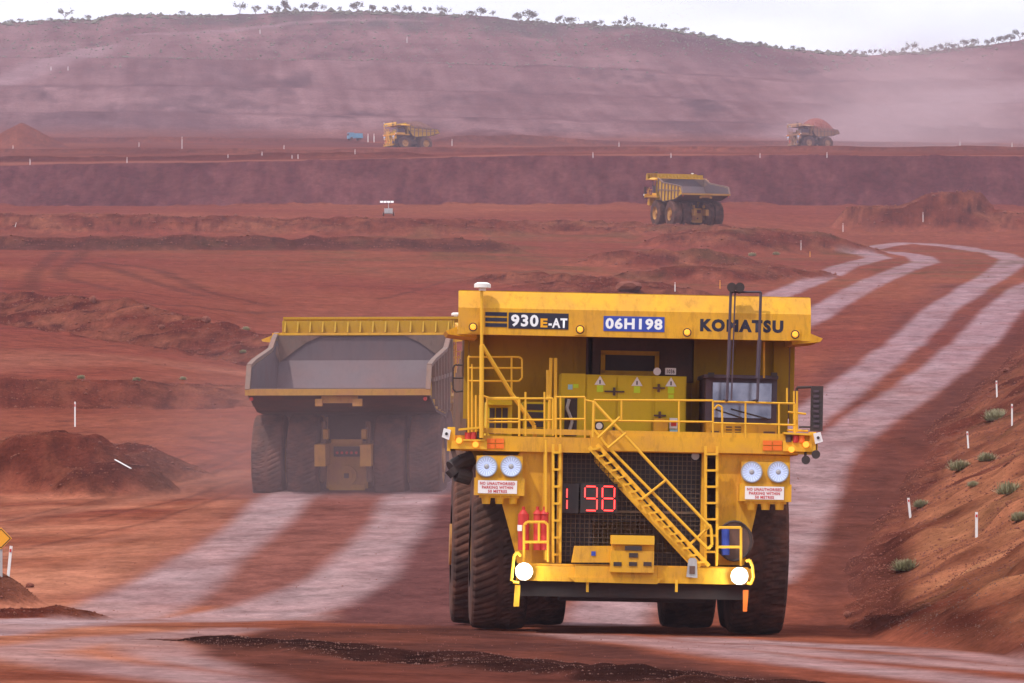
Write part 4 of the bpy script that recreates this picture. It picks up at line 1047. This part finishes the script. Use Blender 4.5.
# ------------------------------------------------------------------ pale blue service truck
P = UX(354.5, 1640); z_ = hgt(*P); sv = empty('service_truck', (P[0], P[1], (HY - 140.5) * 1640 / FL), (0, 0, R(-70)))
tag(sv, 'small pale blue service truck behind the left distant haul truck', 'service truck')
q = MB(); q.box((0, -1.2, 1.35), (2.1, 1.5, 1.7)); cbn = q.build('cab', M['bluetank'], sv); q = MB(); q.box((0, -1.97, 1.7), (1.7, .05, .6)); q.build('windscreen', M['glass'], cbn)
q = MB(); q.box((0, .9, .95), (2.2, 2.7, .5)); q.box((0, .9, 1.6), (2.0, 2.5, .9)); q.build('tray', M['bluetank'], sv)
for x in (-.95, .95):
    for y in (-1.2, 1.3):
        q = MB(); q.tube((x - .13, y, .45), (x + .13, y, .45), .45, 16); q.build('wheel', M['rubber'], sv)
for u_, lab in ((368, 'left one of the pale stakes beside the pale blue service truck'), (374, 'right one of the pale stakes beside the pale blue service truck')):
    P = UX(u_, 1640); o = copy_tree(_pp); o.location = (P[0], P[1], (HY - 140.5) * 1640 / FL - .5); o.scale = (3, 3, 2.4); o.rotation_euler = (0, 0, 0); tag(o, lab, 'marker post', 'marker posts around the mine')

# ------------------------------------------------------------------ plants
def leafmat(name, c1, c2):
    m, nt, b = newmat(name); oi = N(nt, 'ShaderNodeObjectInfo'); g = N(nt, 'ShaderNodeNewGeometry'); n1 = N(nt, 'ShaderNodeTexNoise', Scale=1.2, Detail=3.)
    nt.links.new(g.outputs['Position'], n1.inputs['Vector'])
    mr = N(nt, 'ShaderNodeMapRange'); mr.inputs[1].default_value = .35; mr.inputs[2].default_value = .65; nt.links.new(n1.outputs[0], mr.inputs[0])
    mx = N(nt, 'ShaderNodeMix', data_type='RGBA'); mx.inputs[6].default_value = (*c1, 1); mx.inputs[7].default_value = (*c2, 1); nt.links.new(mr.outputs[0], mx.inputs[0]); nt.links.new(mx.outputs[2], b.inputs['Base Color'])
    b.inputs['Roughness'].default_value = .8; b.inputs['Specular IOR Level'].default_value = .15
    return m
M['leaf'] = leafmat('gum_leaves', (.075, .085, .06), (.16, .17, .12))
M['spinifex'] = leafmat('spinifex_leaves', (.24, .22, .12), (.44, .41, .27))
M['bark'] = paint('bark', (.16, .12, .10), .9, dust=.3)
M['rock'] = paint('rock', (.17, .06, .045), .9, dust=.3, scale=1., spec=.0)
def tree_proto(seed, h=5., spread=1.0, dens=260):
    rr = random.Random(seed); root = empty('hill_tree')
    q = MB(); top = []
    base = Vector((0, 0, -.5)); fork = Vector((rr.uniform(-.25, .25), rr.uniform(-.2, .2), h * rr.uniform(.3, .42)))
    q.tube(base, fork, .16, 6, .11, caps=False)
    for i in range(rr.randint(4, 6)):
        a = rr.uniform(0, 6.28); l = h * rr.uniform(.22, .42) * spread
        e = fork + Vector((math.cos(a) * l, math.sin(a) * l, h * rr.uniform(.2, .45))); q.tube(fork, e, .08, 5, .035, caps=False); top.append(e)
        e2 = e + Vector((rr.uniform(-.6, .6), rr.uniform(-.6, .6), rr.uniform(.2, .7))); q.tube(e, e2, .035, 4, .02, caps=False); top.append(e2)
    q.build('trunk', M['bark'], root, fix=False)
    c = MB()
    for e in top:
        r0 = h * rr.uniform(.15, .26)
        for _ in range(int(dens / len(top))):
            v = Vector((rr.gauss(0, 1), rr.gauss(0, 1), rr.gauss(0, .6))).normalized() * r0 * rr.uniform(.3, 1.15) ; p = e + v
            s = rr.uniform(.20, .42); n = Vector((rr.uniform(-1, 1), rr.uniform(-1, 1), rr.uniform(-.6, 1))).normalized(); t_ = n.orthogonal().normalized(); b_ = n.cross(t_)
            c.raw([p + t_ * s, p + b_ * s * .6, p - t_ * s, p - b_ * s * .6], [(0, 1, 2, 3)])
    c.build('crown', M['leaf'], root, fix=False)
    return root
TREES = [(10, 6), (20, 6), (31, 4), (50, 5), (65, 13), (76, 5), (88, 8), (103, 4), (150, 4), (182, 7), (240, 13), (256, 11), (266, 6), (274, 10), (285, 14), (292, 8), (304, 9), (314, 12), (324, 8), (340, 6),
 (357, 13), (373, 10), (389, 9), (401, 10), (410, 8), (420, 5), (427, 8), (440, 10), (447, 9), (471, 9), (481, 11), (493, 7), (519, 12), (529, 14), (538, 5), (559, 10), (570, 12), (587, 6), (594, 7), (601, 8), (616, 7), (622, 8), (629, 11), (639, 6), (652, 6), (664, 8), (676, 6),
 (685, 7), (694, 4), (702, 6), (714, 6), (730, 5), (747, 4), (761, 5), (793, 7), (802, 7), (817, 4), (853, 7), (864, 7), (873, 8), (882, 8), (893, 6), (905, 7), (912, 12), (921, 7), (932, 7), (939, 9), (945, 10), (955, 7), (964, 9), (974, 11), (987, 8), (996, 10), (1003, 9), (1011, 10), (1020, 13)]
PR = [tree_proto(3, 5., 1.0), tree_proto(8, 5., .8, 200), tree_proto(15, 5., 1.25), tree_proto(21, 5., .7, 300), tree_proto(33, 5., 1.1, 160)]
index_kids(); used = set(); ru = np.array(RIDGE, float)
def ordinal(n): return '%d%s' % (n, 'th' if 10 <= n % 100 <= 20 else {1: 'st', 2: 'nd', 3: 'rd'}.get(n % 10, 'th'))
rt_ = random.Random(5)
for i, (u, hp) in enumerate(TREES):
    k = rt_.randrange(5) if i >= 5 else i
    if k in used: o = copy_tree(PR[k])
    else: o = PR[k]; used.add(k)
    d = 2712 + rt_.uniform(-14, 6); X_ = (u - CX) * d / FL; z_ = hgt(X_, d)
    o.location = (X_, d, z_ - .8); s = hp * 1.02 * d / FL / 5.0; o.scale = (s * rt_.uniform(.9, 1.5), s, s); o.rotation_euler = (0, 0, rt_.uniform(0, 6.28))
    size = 'tall' if hp >= 12 else 'mid-sized' if hp >= 8 else 'low'
    tag(o, '%s grey-green tree on the hill crest, %s along the skyline counted from the left' % (size, ordinal(i + 1)), 'tree', 'trees along the hill crest')
def tuft_proto(seed):
    rr = random.Random(seed); q = MB()
    for _ in range(900):
        a = rr.uniform(0, 6.28); el_ = rr.uniform(.1, 1.5); l = rr.uniform(.4, 1.1)
        r0 = rr.uniform(0, .45); a2 = rr.uniform(0, 6.28); b0 = Vector((math.cos(a2) * r0, math.sin(a2) * r0, 0))
        d_ = Vector((math.cos(a) * math.cos(el_), math.sin(a) * math.cos(el_), math.sin(el_) * .75)); e = b0 + d_ * l * .62
        s = Vector((-math.sin(a), math.cos(a), 0)) * .02
        q.raw([b0 - s, b0 + s, e + s * .4, e - s * .4], [(0, 1, 2, 3)])
    return q.build('spinifex_tuft', M['spinifex'], fix=False)
TP = [tuft_proto(2), tuft_proto(5)]
TUFTS = [(996, 420, 24, 'largest green spinifex tuft on the right bank, between two white posts'), (960, 470, 22, 'green spinifex tuft on the right bank below the road-edge post'), (1009, 494, 26, 'spinifex tuft near the right edge, above the rightmost one'),
 (1020, 522, 20, 'spinifex tuft cut by the right edge of the picture'), (905, 571, 24, 'lowest spinifex tuft on the right bank'), (921, 508, 16, 'spinifex tuft just right of the lowest road-edge post'), (987, 461, 18, 'dry spinifex tuft in the middle of the right bank'), (973, 487, 12, 'small dry spinifex tuft between two larger ones on the bank'),
 (246, 330, 9, 'green tuft on the rocky slope left of the departing truck'), (243, 354, 8, 'green tuft at the foot of the rocky slope by the departing truck'), (81, 379, 9, 'leftmost green tuft on the lip of the left bank'), (137, 381, 9, 'middle green tuft on the lip of the left bank'), (183, 380, 8, 'right green tuft on the lip of the left bank'),
 (752, 256, 9, 'left green bush on the middle dirt berm'), (776, 255, 8, 'right green bush on the middle dirt berm')]
for i, (u, y, wpx, lab) in enumerate(TUFTS):
    P = hit(u, y); o = TP[i] if i < 2 else TP[i % 2].copy()
    if i >= 2: COL.objects.link(o)
    s = wpx * (1.15 if u > 850 else 1.0) * P.y / FL / 1.25; o.location = P - Vector((0, 0, .04 * s)); o.scale = (s, s, s * 1.15); o.rotation_euler = (0, 0, i * 1.3)
    tag(o, lab, 'spinifex tuft', 'spinifex tufts')
# ------------------------------------------------------------------ boulders
def rock_mesh(seed):
    import bmesh
    rr = random.Random(seed); bm = bmesh.new(); bmesh.ops.create_icosphere(bm, subdivisions=2, radius=1)
    for v in bm.verts: v.co *= 1 + .25 * math.sin(3 * v.co.x + seed) * math.cos(2.3 * v.co.y + seed * 2) + rr.uniform(-.14, .14)
    me = bpy.data.meshes.new('boulder'); bm.to_mesh(me); bm.free(); me.materials.append(M['rock']); return me
RK = [rock_mesh(1), rock_mesh(2), rock_mesh(4)]
for i, (u, y, w_, h2, lab) in enumerate([(206, 323, 9, 8, 'tall pale boulder on the rocky slope at the left'), (162, 331, 7, 5, 'dark boulder at the foot of the left rocky slope'), (93, 303, 8, 8, 'slab boulder high on the left rocky slope'),
    (146, 309, 6, 4, 'small boulder near the top of the left rocky slope'), (630, 291, 26, 12, 'reddish rock heap showing just above the canopy of the nearest truck'), (848, 619, 9, 7, 'pale rock at the foot of the right bank'),
    (1006, 372, 8, 5, 'dark boulder high on the right bank'), (30, 588, 8, 6, 'lump of earth on the small heap by the diamond sign')]):
    P = hit(u, y); o = bpy.data.objects.new('boulder', RK[i % 3]); COL.objects.link(o); k = P.y / FL
    o.location = P + Vector((0, 0, h2 * k * .3)); o.scale = (w_ * k / 2, w_ * k / 2, h2 * k / 2); o.rotation_euler = (0, 0, i * 2.); tag(o, lab, 'boulder', 'boulders')
# ------------------------------------------------------------------ loose rubble and scrub
def scatter(name, label, mask, count, pxr, mat, seed, leaf=False):
    rs = np.random.RandomState(seed); idx = np.nonzero(mask)[0]
    if len(idx) == 0: return
    # even spread over the picture: weight by how steeply each vertex faces the road
    ch = rs.choice(idx, min(count, len(idx)), replace=False)
    base = np.array([(1, 0, 0), (-1, 0, 0), (0, 1, 0), (0, -1, 0), (0, 0, 1), (0, 0, -1)], float); F8 = [(0, 2, 4), (2, 1, 4), (1, 3, 4), (3, 0, 4), (2, 0, 5), (1, 2, 5), (3, 1, 5), (0, 3, 5)]
    V = []; Fs = []
    for n_, i in enumerate(ch):
        s = rs.uniform(*pxr) ** 1.0 * GD[i] / FL * (.5 + rs.rand() ** 3 * 1.6)
        sh = base * (s * rs.uniform(.6, 1.2, (6, 1))) * np.array([1, 1, .8])
        a = rs.rand() * 6.28; ca, sa = math.cos(a), math.sin(a)
        x = sh[:, 0] * ca - sh[:, 1] * sa; y = sh[:, 0] * sa + sh[:, 1] * ca
        jx = GX[i] + rs.uniform(-.3, .3) * GD[i] / FL * 3
        for k in range(6): V.append((jx + x[k], GD[i] + y[k], GZ[i] + sh[k, 2] + s * .2))
        Fs += [(a_ + 6 * n_, b_ + 6 * n_, c_ + 6 * n_) for a_, b_, c_ in F8]
    me = bpy.data.meshes.new(name); me.from_pydata(V, [], Fs); me.materials.append(mat); o = bpy.data.objects.new(name, me); COL.objects.link(o)
    o['kind'] = 'stuff'; o['label'] = label
GU = CX + FL * GX / np.maximum(GD, 60); vis = (np.abs(GU - 512) < 620)
TX = np.interp(GD, TOE[:, 1], TOE[:, 0])
scatter('rubble', 'loose rock rubble on berms and banks', vis & (GR > .45) & (GD > 135) & (GD < 960), 42000, (.35, 1.15), M['rock'], 1)
scatter('clods', 'dark clods along the foreground windrow', vis & (GR > .25) & (GD > 80) & (GD < 135), 9000, (.25, .9), M['ore_dark'], 2)
rs_ = np.random.RandomState(9); sparse = rs_.rand(len(GX)) < .5
scatter('scrub', 'grey-green scrub over the top of the hill', vis & sparse & (GD > 2200) & (GD < 2730) & (GZ > 195 + 30 * fbm(GX, GD, 120., 3, 175) + 25 * sstep(560, 800, GU) + rs_.uniform(-25, 14, len(GX))), 12000, (.4, 1.2), M['leaf'], 3)

scatter('ridge_scrub', 'low bushes along the skyline of the hill', vis & (GD > 2688) & (GD < 2722) & (fbm(GX, GD * 0, 60., 4, 310) + .25 * sstep(560, 700, GU) > .08), 2600, (.9, 2.4), M['leaf'], 4)

scatter('stones', 'small stones scattered over the graded ground', vis & (GR < .3) & (GD > 95) & (GD < 700), 9000, (.15, .6), M['rock'], 6)
# ------------------------------------------------------------------ air
def haze():
    mb = MB(); mb.box((0, 1520, 117), (1900, 3300, 288)); 
    m = bpy.data.materials.new('dusty_air'); m.use_nodes = True; nt = m.node_tree
    nt.nodes.remove(nt.nodes['Principled BSDF'])
    v = nt.nodes.new('ShaderNodeVolumePrincipled'); v.inputs['Color'].default_value = (.88, .69, .82, 1); v.inputs['Density'].default_value = HAZE_D
    v.inputs['Anisotropy'].default_value = .2
    nt.links.new(v.outputs[0], nt.nodes['Material Output'].inputs['Volume'])
    o = mb.build('haze', m); o['kind'] = 'stuff'; o['label'] = 'pinkish dusty air over the whole mine'
HAZE_D = .00014
haze()
def dust(name, label, loc, rad, dens, ns=.12, rotz=0., col=(.86, .58, .61)):
    import bmesh
    me = bpy.data.meshes.new(name); bm = bmesh.new(); bmesh.ops.create_icosphere(bm, subdivisions=3, radius=1); bm.to_mesh(me); bm.free()
    m = bpy.data.materials.new(name); m.use_nodes = True; nt = m.node_tree; nt.nodes.remove(nt.nodes['Principled BSDF'])
    v = nt.nodes.new('ShaderNodeVolumePrincipled'); v.inputs['Color'].default_value = (*col, 1)
    tc = N(nt, 'ShaderNodeTexCoord'); ln = N(nt, 'ShaderNodeVectorMath', operation='LENGTH'); nt.links.new(tc.outputs['Object'], ln.inputs[0])
    r = N(nt, 'ShaderNodeMapRange', interpolation_type='SMOOTHSTEP'); r.inputs[1].default_value = .98; r.inputs[2].default_value = .1; r.inputs[3].default_value = 0; r.inputs[4].default_value = 1
    nt.links.new(ln.outputs['Value'], r.inputs[0])
    geo = N(nt, 'ShaderNodeNewGeometry'); n1 = N(nt, 'ShaderNodeTexNoise', Scale=ns, Detail=2.); nt.links.new(geo.outputs['Position'], n1.inputs['Vector'])
    r2 = N(nt, 'ShaderNodeMapRange'); r2.inputs[1].default_value = .35; r2.inputs[2].default_value = .65; r2.inputs[3].default_value = .35; r2.inputs[4].default_value = 1.
    nt.links.new(n1.outputs[0], r2.inputs[0])
    mu = N(nt, 'ShaderNodeMath', operation='MULTIPLY'); nt.links.new(r.outputs[0], mu.inputs[0]); nt.links.new(r2.outputs[0], mu.inputs[1])
    m3 = N(nt, 'ShaderNodeMath', operation='MULTIPLY'); m3.inputs[1].default_value = dens; nt.links.new(mu.outputs[0], m3.inputs[0])
    nt.links.new(m3.outputs[0], v.inputs['Density']); nt.links.new(v.outputs[0], nt.nodes['Material Output'].inputs['Volume'])
    me.materials.append(m); o = bpy.data.objects.new(name, me); COL.objects.link(o); o.location = loc; o.scale = rad; o.rotation_euler = (0, 0, rotz)
    o['kind'] = 'stuff'; o['label'] = label; return o
dust('dust_cloud', 'dust raised around the wheels of the departing truck', (-5.5, 236, 2.2), (15, 16, 7.5), .030)
dust('dust_cloud', 'dust trail behind the laden truck on the upper bench at the right', (*UX(912, 1790), hgt(*UX(912, 1790)) + 8), (58, 150, 34), .0085, ns=.02)
# ------------------------------------------------------------------ light
SUN_EL, SUN_AZ = 58., 226.     # azimuth: clockwise from +Y (north) to the sun
el, az = R(SUN_EL), R(SUN_AZ)
sd = Vector((math.sin(az) * math.cos(el), math.cos(az) * math.cos(el), math.sin(el)))
L = bpy.data.lights.new('sun', 'SUN'); L.energy = 2.9; L.angle = R(.6); L.color = (1, .93, .84)
lo = bpy.data.objects.new('sun', L); COL.objects.link(lo); lo.rotation_euler = sd.to_track_quat('Z', 'Y').to_euler()
for px_, py_ in ((524, 571.5), (739.5, 576)):
    l_ = bpy.data.lights.new('lamp_light', 'POINT'); l_.energy = 45; l_.color = (.95, 1, .88); l_.shadow_soft_size = .12
    o_ = bpy.data.objects.new('lamp_light', l_); COL.objects.link(o_); p_ = F(px_, py_, -4.22); o_.location = T_ROT.to_matrix() @ p_ + T_LOC
w = bpy.data.worlds.new('World'); sc.world = w; w.use_nodes = True; nt = w.node_tree
bg = nt.nodes['Background']; sk = nt.nodes.new('ShaderNodeTexSky'); sk.sky_type = 'NISHITA'; sk.sun_disc = False
sk.sun_elevation = el; sk.sun_rotation = az; sk.dust_density = 4.0; sk.air_density = 1.0
tc = nt.nodes.new('ShaderNodeTexCoord'); mp = nt.nodes.new('ShaderNodeMapping'); mp.inputs['Scale'].default_value = (1, 1, 3.5)
nt.links.new(tc.outputs['Generated'], mp.inputs['Vector'])
cn = N(nt, 'ShaderNodeTexNoise', Scale=9., Detail=7., Roughness=.55); nt.links.new(mp.outputs[0], cn.inputs['Vector'])
cr = N(nt, 'ShaderNodeMapRange', interpolation_type='SMOOTHSTEP'); cr.inputs[1].default_value = .38; cr.inputs[2].default_value = .60; cr.inputs[3].default_value = .8; nt.links.new(cn.outputs[0], cr.inputs[0])
mx = N(nt, 'ShaderNodeMix', data_type='RGBA'); mx.inputs[7].default_value = (13.2, 13.9, 15.6, 1)
nt.links.new(cr.outputs[0], mx.inputs[0]); nt.links.new(sk.outputs[0], mx.inputs[6]); nt.links.new(mx.outputs[2], bg.inputs[0])
bg.inputs[1].default_value = .095
# ------------------------------------------------------------------ camera
cam = bpy.data.cameras.new('camera'); co = bpy.data.objects.new('camera', cam); COL.objects.link(co); sc.camera = co
co.location = (0, 0, 0); co.rotation_euler = (R(90), 0, 0)
cam.sensor_width = 36; cam.sensor_fit = 'HORIZONTAL'; cam.lens = FL / 1024 * 36
cam.shift_y = (HY - 341.5) / 1024; cam.clip_start = 1; cam.clip_end = 9000
sc.view_settings.view_transform = 'Standard'; sc.view_settings.look = 'None'; sc.view_settings.exposure = 0; sc.view_settings.gamma = 1
sc.cycles.use_denoising = True; sc.cycles.volume_step_rate = 1.0; sc.cycles.volume_max_steps = 24; sc.cycles.max_bounces = 6; sc.cycles.volume_bounces = 0
